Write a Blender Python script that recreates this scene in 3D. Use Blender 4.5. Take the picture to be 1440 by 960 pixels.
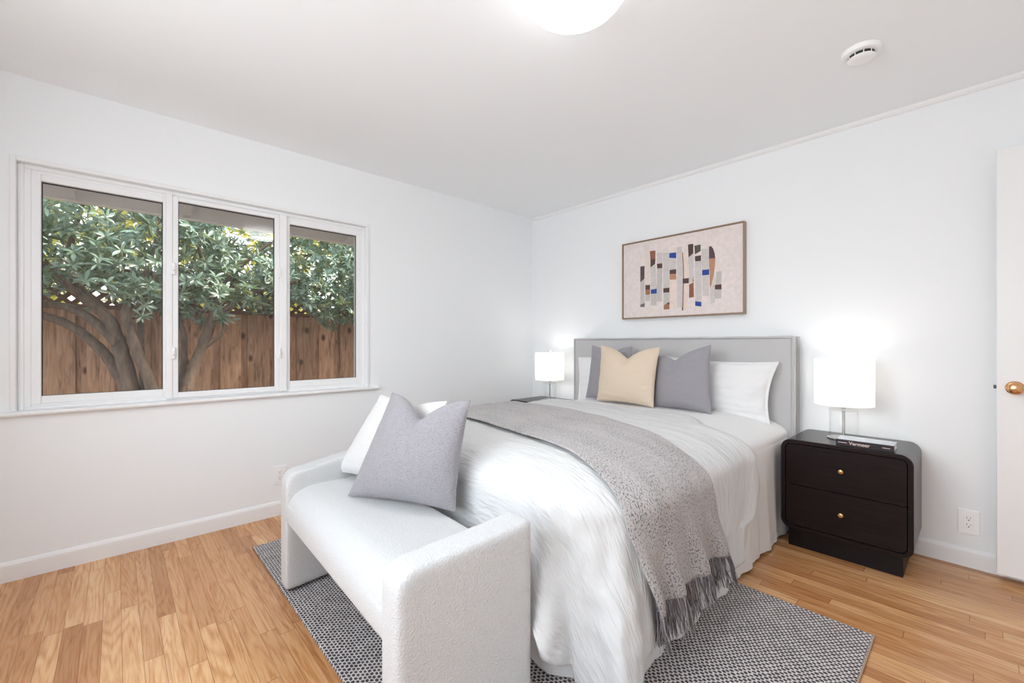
import bpy, bmesh, math, random
import numpy as np
from mathutils import Vector, Matrix, noise as mnoise

for o in list(bpy.data.objects):
    bpy.data.objects.remove(o)
SC = bpy.context.scene
COL = SC.collection
PI = math.pi
rng = np.random.default_rng(7)
random.seed(7)

# ------------------------------------------------------------------ camera
F_PX = 603.35
cam_d = bpy.data.cameras.new('camera')
cam_d.sensor_fit = 'HORIZONTAL'
cam_d.sensor_width = 36.0
cam_d.lens = F_PX / 1440.0 * 36.0
cam_d.shift_y = 2.5 / 1440.0
cam_d.clip_start = 0.02
cam = bpy.data.objects.new('camera', cam_d)
cam.location = (3.1658, -3.2187, 1.1462)
cam.rotation_euler = (PI / 2, 0, 0.82584439)
COL.objects.link(cam)
SC.camera = cam

# ------------------------------------------------------------------ exposure, world, lights
SC.view_settings.view_transform = 'Standard'
SC.view_settings.look = 'None'
SC.view_settings.gamma = 1.0
SC.view_settings.use_curve_mapping = False
SC.view_settings.exposure = 1.05
SC.cycles.use_denoising = True
SC.cycles.max_bounces = 14
SC.cycles.diffuse_bounces = 8
SC.cycles.glossy_bounces = 6
SC.cycles.transmission_bounces = 10
SC.cycles.transparent_max_bounces = 16
SC.cycles.sample_clamp_indirect = 8.0
SC.cycles.blur_glossy = 0.5

SKY = 1.6
CEIL_LAMP_EMIT = 7.0
CEIL_LAMP_W = 1.5
BED_LAMP_W = 0.34
SHADE_EMIT = 0.12
BACK_FILL_W = 24.0
SUN = 5.0

w = bpy.data.worlds.new('world')
SC.world = w
w.use_nodes = True
wn, wl_ = w.node_tree.nodes, w.node_tree.links
wn.clear()
wo = wn.new('ShaderNodeOutputWorld')
bg = wn.new('ShaderNodeBackground')
tc = wn.new('ShaderNodeTexCoord')
sx = wn.new('ShaderNodeSeparateXYZ')
cr = wn.new('ShaderNodeValToRGB')
cr.color_ramp.elements[0].position = 0.48
cr.color_ramp.elements[0].color = (0.30, 0.27, 0.24, 1)
cr.color_ramp.elements[1].position = 0.56
cr.color_ramp.elements[1].color = (0.94, 0.97, 1.0, 1)
e = cr.color_ramp.elements.new(0.85)
e.color = (0.68, 0.86, 1.08, 1)
mr = wn.new('ShaderNodeMath'); mr.operation = 'MULTIPLY_ADD'
mr.inputs[1].default_value = 0.5; mr.inputs[2].default_value = 0.5
wl_.new(tc.outputs['Generated'], sx.inputs[0])
wl_.new(sx.outputs['Z'], mr.inputs[0])
wl_.new(mr.outputs[0], cr.inputs[0])
wl_.new(cr.outputs[0], bg.inputs[0])
bg.inputs[1].default_value = SKY
wl_.new(bg.outputs[0], wo.inputs[0])


def lamp(name, kind, loc, energy, color=(1, 1, 1), rot=(0, 0, 0), **kw):
    d = bpy.data.lights.new(name, kind)
    d.energy = energy
    d.color = color
    for k, v in kw.items():
        setattr(d, k, v)
    o = bpy.data.objects.new(name, d)
    o.location = loc
    o.rotation_euler = rot
    COL.objects.link(o)
    return o


# sun over the yard (from high beyond the corner of the house)
sun_dir = Vector((-0.35, -0.62, -0.80))
sun = lamp('sun', 'SUN', (0, 6, 6), SUN, (1.0, 0.90, 0.76), sun_dir.to_track_quat('-Z', 'Y').to_euler(), angle=math.radians(12))
# added fill light, shining in through an added opening behind the camera
fill = lamp('back_fill', 'AREA', (2.25, -4.16, 1.5), BACK_FILL_W, (0.88, 0.945, 1.0), (PI / 2, 0, 0), shape='RECTANGLE', size=2.1, size_y=1.2)


# ------------------------------------------------------------------ node helpers
class NT:
    def __init__(self, name):
        self.m = bpy.data.materials.new(name)
        self.m.use_nodes = True
        self.t = self.m.node_tree
        self.n, self.l = self.t.nodes, self.t.links
        self.b = self.n['Principled BSDF']
        self.out = self.n['Material Output']

    def new(self, typ, **kw):
        nd = self.n.new('ShaderNode' + typ)
        for k, v in kw.items():
            setattr(nd, k, v)
        return nd

    def link(self, a, b):
        self.l.new(a, b)

    def set(self, **kw):
        names = {'color': 'Base Color', 'rough': 'Roughness', 'metal': 'Metallic', 'sheen': 'Sheen Weight', 'spec': 'Specular IOR Level',
                 'trans': 'Transmission Weight', 'ior': 'IOR', 'coat': 'Coat Weight', 'emit': 'Emission Color', 'estr': 'Emission Strength', 'alpha': 'Alpha'}
        for k, v in kw.items():
            if k in ('color', 'emit') and len(v) == 3:
                v = (*v, 1)
            self.b.inputs[names[k]].default_value = v
        return self

    def coord(self, kind='Object', scale=(1, 1, 1)):
        tcn = self.new('TexCoord')
        mp = self.new('Mapping')
        mp.inputs['Scale'].default_value = scale
        self.link(tcn.outputs[kind], mp.inputs[0])
        return mp.outputs[0]

    def noise(self, vec, scale, detail=3.0, rough=0.55, dist=0.0):
        nz = self.new('TexNoise')
        nz.inputs['Scale'].default_value = scale
        nz.inputs['Detail'].default_value = detail
        nz.inputs['Roughness'].default_value = rough
        nz.inputs['Distortion'].default_value = dist
        if vec is not None:
            self.link(vec, nz.inputs['Vector'])
        return nz.outputs['Fac']

    def ramp(self, fac, stops):
        r = self.new('ValToRGB')
        el = r.color_ramp.elements
        while len(el) < len(stops):
            el.new(0.5)
        for e_, (p, c) in zip(el, stops):
            e_.position = p
            e_.color = (*c, 1) if len(c) == 3 else c
        self.link(fac, r.inputs[0])
        return r.outputs[0]

    def math(self, op, a, b=None, c=None):
        nd = self.new('Math', operation=op)
        for i, v in enumerate((a, b, c)):
            if v is None:
                continue
            if isinstance(v, (int, float)):
                nd.inputs[i].default_value = v
            else:
                self.link(v, nd.inputs[i])
        return nd.outputs[0]

    def mix(self, fac, a, b, blend='MIX'):
        nd = self.new('Mix', data_type='RGBA', blend_type=blend)
        for i, v in ((0, fac), (6, a), (7, b)):
            if isinstance(v, (int, float)):
                nd.inputs[i].default_value = v
            elif isinstance(v, tuple):
                nd.inputs[i].default_value = (*v, 1) if len(v) == 3 else v
            else:
                self.link(v, nd.inputs[i])
        return nd.outputs[2]

    def bump(self, h, strength=0.3, dist=0.01, prev=None):
        bn = self.new('Bump')
        bn.inputs['Strength'].default_value = strength
        bn.inputs['Distance'].default_value = dist
        self.link(h, bn.inputs['Height'])
        if prev is not None:
            self.link(prev, bn.inputs['Normal'])
        self.link(bn.outputs[0], self.b.inputs['Normal'])
        return bn.outputs[0]

    def color(self, c):
        self.link(c, self.b.inputs['Base Color'])


def srgb(r, g, b):
    f = lambda v: (v / 255 / 12.92) if v / 255 <= 0.04045 else ((v / 255 + 0.055) / 1.055) ** 2.4
    return (f(r), f(g), f(b))


def plain(name, color, rough=0.5, **kw):
    return NT(name).set(color=color, rough=rough, **kw).m


M = {}


def build_materials():
    # painted walls
    k = NT('wall_paint').set(color=(0.876, 0.894, 0.908), rough=0.75, spec=0.25)
    v = k.coord('Object')
    k.bump(k.noise(v, 220, 2), 0.06, 0.002)
    M['wall'] = k.m
    k = NT('ceiling_paint').set(color=(0.925, 0.945, 0.96), rough=0.8, spec=0.2)
    M['ceiling'] = k.m
    M['trim'] = plain('trim_paint', (0.86, 0.86, 0.86), 0.38, spec=0.4)
    M['vinyl'] = plain('white_vinyl', (0.86, 0.86, 0.865), 0.33, spec=0.45)
    M['gasket'] = plain('dark_gasket', (0.03, 0.03, 0.03), 0.6)

    # oak strip floor
    k = NT('oak_floor')
    tcn = k.new('TexCoord'); sp = k.new('SeparateXYZ'); k.link(tcn.outputs['Object'], sp.inputs[0])
    W = 0.0572
    ry = k.math('DIVIDE', sp.outputs['Y'], W)
    row = k.math('FLOOR', ry)
    wn1 = k.new('TexWhiteNoise', noise_dimensions='1D'); k.link(row, wn1.inputs['W'])
    wn1b = k.new('TexWhiteNoise', noise_dimensions='1D'); k.link(k.math('ADD', row, 57.3), wn1b.inputs['W'])
    L = k.math('MULTIPLY_ADD', wn1b.outputs['Value'], 0.75, 0.5)
    xx = k.math('MULTIPLY_ADD', wn1.outputs['Value'], 13.0, sp.outputs['X'])
    cx = k.math('DIVIDE', xx, L)
    col = k.math('FLOOR', cx)
    cmb = k.new('CombineXYZ'); k.link(row, cmb.inputs[0]); k.link(col, cmb.inputs[1])
    wn2 = k.new('TexWhiteNoise', noise_dimensions='2D'); k.link(cmb.outputs[0], wn2.inputs['Vector'])
    pid = wn2.outputs['Value']
    tone = k.ramp(pid, [(0.0, srgb(170, 120, 78)), (0.22, srgb(192, 144, 98)), (0.55, srgb(203, 157, 110)), (0.82, srgb(214, 172, 128)), (1.0, srgb(180, 130, 86))])
    # grain: long streaks along the strip, offset per strip
    g = k.new('CombineXYZ')
    k.link(k.math('MULTIPLY_ADD', pid, 91.0, k.math('MULTIPLY', sp.outputs['X'], 1.6)), g.inputs[0])
    k.link(k.math('MULTIPLY_ADD', pid, 37.0, k.math('MULTIPLY', sp.outputs['Y'], 26.0)), g.inputs[1])
    k.link(k.math('MULTIPLY', pid, 17.0), g.inputs[2])
    n1 = k.noise(g.outputs[0], 3.0, 6, 0.65, 0.6)
    g2 = k.new('CombineXYZ')
    k.link(k.math('MULTIPLY_ADD', pid, 53.0, k.math('MULTIPLY', sp.outputs['X'], 1.0)), g2.inputs[0])
    k.link(k.math('MULTIPLY_ADD', pid, 29.0, k.math('MULTIPLY', sp.outputs['Y'], 11.0)), g2.inputs[1])
    k.link(k.math('MULTIPLY', pid, 11.0), g2.inputs[2])
    nr = k.noise(g2.outputs[0], 1.3, 1.5, 0.45, 0.3)
    rings = k.math('MULTIPLY_ADD', k.math('SINE', k.math('MULTIPLY', nr, 74.0)), 0.5, 0.5)
    rings = k.math('POWER', rings, 0.55)
    fine = k.noise(g.outputs[0], 9.0, 4, 0.7)
    grain = k.math('ADD', k.math('ADD', k.math('MULTIPLY', n1, 0.69), k.math('MULTIPLY', rings, 0.13)), k.math('MULTIPLY', fine, 0.18))
    gcol = k.ramp(grain, [(0.26, srgb(168, 126, 92)), (0.42, srgb(226, 204, 178)), (0.60, (1, 1, 1))])
    c = k.mix(0.85, tone, gcol, 'MULTIPLY')
    c = k.mix(1.0, c, (1.18, 1.18, 1.18), 'MULTIPLY')
    fr = k.math('FRACT', ry); fx = k.math('FRACT', cx)
    gap1 = k.math('LESS_THAN', k.math('ABSOLUTE', k.math('SUBTRACT', fr, 0.5)), 0.484)
    gx = k.math('MULTIPLY', k.math('SUBTRACT', 0.5, k.math('ABSOLUTE', k.math('SUBTRACT', fx, 0.5))), L)
    gap2 = k.math('GREATER_THAN', gx, 0.0012)
    gap = k.math('MULTIPLY', gap1, gap2)
    c = k.mix(gap, k.mix(1.0, c, (0.5, 0.42, 0.36), 'MULTIPLY'), c)
    k.color(c)
    k.set(rough=0.26, spec=0.5)
    k.bump(k.math('ADD', k.math('MULTIPLY', grain, 0.3), gap), 0.12, 0.0015)
    M['floor'] = k.m

    # boucle (bench)
    def boucle(name, col, dark, sc=160, st=0.5):
        k = NT(name).set(rough=0.95, spec=0.1, sheen=0.25)
        v = k.coord('Object')
        n = k.noise(v, sc, 2, 0.5)
        vo = k.new('TexVoronoi'); vo.inputs['Scale'].default_value = sc * 1.15; k.link(v, vo.inputs['Vector'])
        h = k.math('ADD', n, k.math('MULTIPLY', vo.outputs['Distance'], 0.6))
        k.color(k.ramp(h, [(0.35, dark), (0.8, col)]))
        k.bump(h, st, 0.004)
        return k.m
    M['boucle'] = boucle('white_boucle', (0.60, 0.598, 0.595), (0.55, 0.548, 0.545), 170, 0.55)
    M['boucle_grey'] = boucle('grey_boucle', srgb(160, 157, 161), srgb(108, 105, 110), 260, 0.6)
    M['boucle_white_pillow'] = boucle('white_teddy', (0.72, 0.71, 0.70), (0.64, 0.63, 0.62), 200, 0.5)

    def woven(name, c1, c2, sc=420, st=0.25, sheen=0.1):
        k = NT(name).set(rough=0.9, spec=0.12, sheen=sheen)
        v = k.coord('UV', (sc, sc, sc))
        n = k.noise(v, 1.0, 2, 0.6)
        v2 = k.coord('UV')
        big = k.noise(v2, 9.0, 3, 0.6, 0.4)
        k.color(k.ramp(n, [(0.3, c1), (0.7, c2)]))
        b = k.bump(big, 0.25, 0.012)
        k.bump(n, st, 0.002, b)
        return k.m
    M['grey_linen'] = woven('grey_pillow_linen', srgb(136, 134, 138), srgb(166, 163, 168), 420)
    M['beige_linen'] = woven('beige_pillow_linen', srgb(210, 192, 171), srgb(222, 204, 184), 420, 0.12)
    M['headboard_linen'] = woven('headboard_linen', srgb(180, 179, 180), srgb(203, 202, 202), 380, 0.15)
    M['white_cotton'] = woven('white_cotton', (0.79, 0.79, 0.79), (0.82, 0.82, 0.82), 300, 0.05)

    # crinkled duvet: ridges run across the bed in cloth space
    k = NT('crinkled_duvet').set(color=(0.65, 0.65, 0.648), rough=0.9, spec=0.1, sheen=0.1)
    v = k.coord('UV', (17.0, 74.0, 1.0))
    n = k.noise(v, 1.0, 1.0, 0.5, 0.4)
    v2 = k.coord('UV', (3.0, 9.0, 1.0))
    n2 = k.noise(v2, 1.0, 2, 0.5, 0.6)
    b = k.bump(n2, 0.15, 0.02)
    k.bump(n, 0.85, 0.006, b)
    M['duvet'] = k.m

    # speckled throw
    k = NT('speckled_throw').set(rough=0.95, spec=0.08, sheen=0.2)
    v = k.coord('UV', (120, 150, 1))
    n = k.noise(v, 1.0, 2, 0.75)
    v2 = k.coord('UV', (420, 420, 1))
    n2 = k.noise(v2, 1.0, 2, 0.6)
    v3 = k.coord('UV', (5, 7, 1))
    n3 = k.noise(v3, 1.0, 2, 0.5)
    base = k.ramp(n2, [(0.3, srgb(160, 156, 155)), (0.7, srgb(206, 201, 200))])
    mask = k.math('GREATER_THAN', k.math('MULTIPLY_ADD', n3, 0.14, n), 0.638)
    k.color(k.mix(k.math('MULTIPLY', mask, 0.85), base, srgb(82, 77, 79)))
    k.bump(k.math('ADD', n2, n), 0.5, 0.003)
    M['throw'] = k.m
    k = NT('fringe_yarn').set(rough=0.95, spec=0.05)
    oi = k.coord('UV', (1, 1, 1))
    wn_ = k.new('TexWhiteNoise', noise_dimensions='2D'); k.link(oi, wn_.inputs['Vector'])
    k.color(k.ramp(wn_.outputs['Value'], [(0.0, srgb(92, 85, 90)), (0.6, srgb(135, 128, 132)), (0.8, srgb(205, 199, 198)), (1.0, srgb(215, 210, 209))]))
    M['fringe'] = k.m

    # basket-weave rug
    k = NT('basket_weave_rug').set(rough=0.95, spec=0.08)
    tcn = k.new('TexCoord'); nd = k.new('TexNoise'); nd.inputs['Scale'].default_value = 40
    k.link(tcn.outputs['Object'], nd.inputs['Vector'])
    va = k.new('VectorMath', operation='MULTIPLY_ADD'); k.link(nd.outputs['Color'], va.inputs[0])
    va.inputs[1].default_value = (0.012, 0.009, 0); k.link(tcn.outputs['Object'], va.inputs[2])
    sp = k.new('SeparateXYZ'); k.link(va.outputs[0], sp.inputs[0])
    rowv = k.math('DIVIDE', sp.outputs['Y'], 0.0125)
    odd = k.math('MULTIPLY', k.math('MODULO', k.math('ABSOLUTE', k.math('FLOOR', rowv)), 2.0), 0.5)
    ff = k.math('FRACT', rowv)
    cc = k.math('FRACT', k.math('ADD', k.math('DIVIDE', sp.outputs['X'], 0.0185), odd))
    sa = k.math('SINE', k.math('MULTIPLY', ff, PI)); sb = k.math('SINE', k.math('MULTIPLY', cc, PI))
    h = k.math('MULTIPLY', k.math('POWER', sa, 0.6), sb)
    fine = k.noise(tcn.outputs['Object'], 500, 2, 0.6)
    hh = k.math('ADD', h, k.math('MULTIPLY', k.math('SUBTRACT', fine, 0.5), 0.55))
    blot = k.noise(tcn.outputs['Object'], 26, 3, 0.6)
    hh = k.math('ADD', hh, k.math('MULTIPLY', k.math('SUBTRACT', blot, 0.5), 0.5))
    k.color(k.ramp(hh, [(0.25, srgb(214, 208, 204)), (0.42, srgb(172, 166, 164)), (0.56, srgb(96, 91, 95)), (0.9, srgb(74, 70, 75))]))
    k.bump(h, 0.6, 0.004)
    M['rug'] = k.m
    M['rug_edge'] = plain('rug_binding', srgb(176, 150, 128), 0.9)

    # espresso wood
    k = NT('espresso_wood').set(rough=0.27, spec=0.5)
    v = k.coord('Object', (3, 40, 60))
    n = k.noise(v, 1.6, 5, 0.6, 0.3)
    k.color(k.ramp(n, [(0.3, srgb(22, 15, 16)), (0.7, srgb(40, 28, 27))]))
    k.bump(n, 0.05, 0.001)
    M['espresso'] = k.m
    k = NT('espresso_drawer').set(rough=0.42, spec=0.15)
    v = k.coord('Object', (3, 40, 60))
    n = k.noise(v, 1.6, 5, 0.6, 0.3)
    k.color(k.ramp(n, [(0.3, srgb(22, 15, 16)), (0.7, srgb(38, 27, 26))]))
    M['espresso_drawer'] = k.m
    M['espresso_frame'] = plain('espresso_frame', srgb(24, 18, 19), 0.4, spec=0.2)
    M['brass'] = plain('brass', (0.80, 0.55, 0.24), 0.24, metal=1.0)
    M['copper_brass'] = plain('aged_brass', (0.72, 0.40, 0.20), 0.2, metal=1.0)
    M['nickel'] = plain('brushed_nickel', (0.62, 0.62, 0.62), 0.25, metal=1.0)
    M['steel_dark'] = plain('dark_steel', (0.10, 0.10, 0.11), 0.35, metal=1.0)
    M['black'] = plain('black_plastic', (0.015, 0.015, 0.015), 0.5)
    M['plastic_white'] = plain('white_plastic', (0.93, 0.93, 0.925), 0.3)
    M['dark_slot'] = plain('dark_slot', (0.03, 0.03, 0.03), 0.7)

    k = NT('clear_glass').set(color=(1, 1, 1), rough=0.0, trans=1.0, ior=1.45)
    M['glass'] = k.m
    k = NT('acrylic').set(color=(0.97, 0.98, 0.98), rough=0.03, trans=1.0, ior=1.4)
    M['acrylic'] = k.m

    # thin clear sheet glass: fresnel reflection over straight transmission
    k = NT('window_glass')
    k.n.remove(k.b)
    tr = k.new('BsdfTransparent'); tr.inputs[0].default_value = (0.97, 0.98, 0.975, 1)
    gl = k.new('BsdfGlossy'); gl.inputs['Roughness'].default_value = 0.0
    fz = k.new('LayerWeight'); fz.inputs[0].default_value = 0.5
    mx = k.new('MixShader'); k.link(k.math('MULTIPLY_ADD', k.math('POWER', fz.outputs['Facing'], 5.0), 0.95, 0.024), mx.inputs[0]); k.link(tr.outputs[0], mx.inputs[1]); k.link(gl.outputs[0], mx.inputs[2])
    k.link(mx.outputs[0], k.out.inputs[0])
    M['pane'] = k.m

    k = NT('lamp_glass')
    k.n.remove(k.b)
    tr = k.new('BsdfTransparent'); tr.inputs[0].default_value = (0.995, 0.998, 0.998, 1)
    gl = k.new('BsdfGlossy'); gl.inputs['Roughness'].default_value = 0.02
    fz = k.new('LayerWeight'); fz.inputs[0].default_value = 0.5
    mx = k.new('MixShader'); k.link(k.math('MULTIPLY_ADD', k.math('POWER', fz.outputs['Facing'], 5.0), 0.7, 0.02), mx.inputs[0]); k.link(tr.outputs[0], mx.inputs[1]); k.link(gl.outputs[0], mx.inputs[2])
    k.link(mx.outputs[0], k.out.inputs[0])
    M['lamp_glass'] = k.m

    # lamp shade linen, translucent
    k = NT('lamp_shade_linen').set(color=(0.92, 0.91, 0.90), rough=0.9, spec=0.1, emit=(1, 0.985, 0.96), estr=SHADE_EMIT)
    tl = k.new('BsdfTranslucent'); tl.inputs[0].default_value = (0.92, 0.91, 0.89, 1)
    mx = k.new('MixShader'); mx.inputs[0].default_value = 0.45
    k.link(k.b.outputs[0], mx.inputs[1]); k.link(tl.outputs[0], mx.inputs[2]); k.link(mx.outputs[0], k.out.inputs[0])
    M['shade'] = k.m
    k = NT('lit_opal_glass').set(color=(0.9, 0.9, 0.9), rough=0.3, emit=(0.96, 0.98, 1.0))
    ge = k.new('NewGeometry'); sp = k.new('SeparateXYZ'); k.link(ge.outputs['Normal'], sp.inputs[0])
    dn = k.math('MAXIMUM', k.math('MULTIPLY', sp.outputs['Z'], -1.0), 0.0)
    k.link(k.math('MULTIPLY_ADD', k.math('POWER', dn, 1.3), CEIL_LAMP_EMIT, 0.85), k.b.inputs['Emission Strength'])
    M['ceiling_glow'] = k.m
    M['bulb'] = NT('lit_bulb').set(color=(1, 1, 1), emit=(1, 0.95, 0.88), estr=6.0).m

    # art
    for n, c_ in dict(art_ground=(229, 217, 213), plum=(88, 66, 72), grey=(196, 190, 186), dgrey=(110, 102, 104), sand=(222, 211, 203), dark=(84, 62, 58),
                      brown=(160, 110, 84), rust=(142, 92, 74), lgrey=(205, 199, 196), blue=(36, 70, 150), tan=(188, 140, 112),
                      peach=(231, 213, 201), olive=(86, 82, 66)).items():
        k = NT('paint_' + n).set(rough=0.7)
        v = k.coord('Object')
        nz = k.noise(v, 40, 3)
        base = srgb(*c_)
        k.color(k.ramp(nz, [(0.3, tuple(x * 0.92 for x in base)), (0.7, tuple(min(1, x * 1.05) for x in base))]))
        M['art_' + n if n != 'art_ground' else n] = k.m
    M['art_frame'] = plain('picture_frame_wood', srgb(150, 124, 100), 0.35)

    # book
    M['book_spine'] = plain('book_spine', srgb(38, 32, 40), 0.35)
    M['book_cover'] = plain('book_cover', srgb(190, 198, 208), 0.18, coat=0.5)
    M['paper'] = plain('paper', (0.82, 0.80, 0.77), 0.8)
    M['title'] = plain('title_ink', srgb(228, 205, 200), 0.5)

    # fence wood
    k = NT('cedar_board').set(rough=0.8, spec=0.2)
    oi = k.new('ObjectInfo')
    v = k.coord('Object', (6, 6, 0.7))
    off = k.new('VectorMath', operation='ADD'); k.link(v, off.inputs[0])
    cb = k.new('CombineXYZ'); k.link(k.math('MULTIPLY', oi.outputs['Random'], 50), cb.inputs[0]); k.link(k.math('MULTIPLY', oi.outputs['Random'], 31), cb.inputs[2]); k.link(cb.outputs[0], off.inputs[1])
    n = k.noise(off.outputs[0], 6, 5, 0.6, 0.8)
    c = k.ramp(n, [(0.28, srgb(112, 84, 68)), (0.48, srgb(172, 134, 110)), (0.75, srgb(198, 162, 136))])
    vo = k.new('TexVoronoi'); vo.inputs['Scale'].default_value = 1.1
    v3 = k.coord('Object', (5.0, 5.0, 3.0)); o3 = k.new('VectorMath', operation='ADD'); k.link(v3, o3.inputs[0]); k.link(cb.outputs[0], o3.inputs[1]); k.link(o3.outputs[0], vo.inputs['Vector'])
    knot = k.ramp(vo.outputs['Distance'], [(0.08, srgb(82, 52, 38)), (0.17, (1, 1, 1))])
    c = k.mix(0.8, c, knot, 'MULTIPLY')
    tone = k.ramp(oi.outputs['Random'], [(0, (1.0, 0.98, 0.97)), (1, (1.55, 1.47, 1.40))])
    k.color(k.mix(1.0, c, tone, 'MULTIPLY'))
    k.bump(n, 0.3, 0.004)
    M['cedar'] = k.m
    M['cedar_dark'] = plain('weathered_rail', srgb(122, 88, 68), 0.85)
    M['eave'] = plain('grey_eave_paint', srgb(226, 222, 226), 0.7)
    M['fascia'] = plain('cream_drip_edge', srgb(240, 234, 224), 0.6)
    k = NT('yard_soil').set(rough=1.0)
    v = k.coord('Object')
    k.color(k.ramp(k.noise(v, 14, 5), [(0.3, srgb(70, 58, 46)), (0.7, srgb(120, 104, 84))]))
    M['soil'] = k.m
    k = NT('tree_bark').set(rough=0.9, spec=0.2)
    v = k.coord('Object', (1, 1, 0.35))
    n = k.noise(v, 30, 5, 0.65, 0.6)
    n2 = k.noise(v, 6, 3)
    c = k.ramp(n, [(0.3, srgb(62, 48, 40)), (0.7, srgb(140, 116, 98))])
    k.color(k.mix(k.math('MULTIPLY', n2, 0.5), c, srgb(150, 136, 124)))
    k.bump(n, 0.6, 0.01)
    M['bark'] = k.m

    def leafmat(name, c1, c2, c3, tcol, spec, trans=0.3):
        k = NT(name).set(rough=0.34, spec=spec)
        v = k.coord('UV')
        wn_ = k.new('TexWhiteNoise', noise_dimensions='2D'); k.link(v, wn_.inputs['Vector'])
        k.color(k.ramp(wn_.outputs['Value'], [(0.0, c1), (0.55, c2), (1.0, c3)]))
        tl = k.new('BsdfTranslucent'); tl.inputs[0].default_value = (*tcol, 1)
        mx = k.new('MixShader'); mx.inputs[0].default_value = trans
        k.link(k.b.outputs[0], mx.inputs[1]); k.link(tl.outputs[0], mx.inputs[2]); k.link(mx.outputs[0], k.out.inputs[0])
        return k.m
    M['leaf'] = leafmat('glossy_leaf', srgb(52, 66, 46), srgb(100, 126, 108), srgb(164, 190, 178), (0.40, 0.42, 0.10), 1.0, 0.25)  # palest bluish tone paints sky highlights into the leaf colour
    M['leaf_back'] = leafmat('sunlit_leaf', srgb(120, 130, 60), srgb(160, 156, 70), srgb(190, 176, 84), (0.75, 0.68, 0.16), 0.4, 0.5)
    M['leaf_dark'] = leafmat('shade_leaf', srgb(52, 64, 40), srgb(74, 86, 52), srgb(100, 104, 60), (0.3, 0.3, 0.06), 0.5, 0.25)


build_materials()


# ------------------------------------------------------------------ object helpers
def wloc(p):
    v = Vector((0, 0, 0))
    while p is not None:
        v = v + p.location
        p = p.parent
    return v


def tag(o, label=None, cat=None, group=None, kind=None):
    if label: o['label'] = label
    if cat: o['category'] = cat
    if group: o['group'] = group
    if kind: o['kind'] = kind
    return o


def thing(name, label, cat, loc, group=None):
    o = bpy.data.objects.new(name, None)
    o.empty_display_size = 0.1
    o.location = loc
    COL.objects.link(o)
    return tag(o, label, cat, group)


def link_mesh(name, me, mats, parent=None, smooth=True, origin=None):
    """verts are in world space; the object's origin is the parent's, else the base centre"""
    if not isinstance(mats, (list, tuple)):
        mats = [mats]
    for m in mats:
        me.materials.append(m)
    o = bpy.data.objects.new(name, me)
    n = len(me.vertices)
    co = np.empty(n * 3); me.vertices.foreach_get('co', co); co = co.reshape(-1, 3)
    if parent is not None:
        base = np.array(wloc(parent))
        o.parent = parent
    else:
        base = np.array(origin) if origin is not None else np.array([(co[:, 0].min() + co[:, 0].max()) / 2, (co[:, 1].min() + co[:, 1].max()) / 2, co[:, 2].min()])
        o.location = base
    co = co - base
    me.vertices.foreach_set('co', co.ravel())
    if smooth:
        me.polygons.foreach_set('use_smooth', [True] * len(me.polygons))
    me.update()
    COL.objects.link(o)
    return o


def mesh_np(name, V, Fc, uv=None):
    me = bpy.data.meshes.new(name)
    me.from_pydata([tuple(v) for v in V], [], [tuple(f) for f in Fc])
    if uv is not None:
        ul = me.uv_layers.new(name='UVMap')
        idx = np.empty(len(me.loops), dtype=np.int32); me.loops.foreach_get('vertex_index', idx)
        ul.data.foreach_set('uv', np.asarray(uv, dtype=np.float32)[idx].ravel())
    return me


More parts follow.
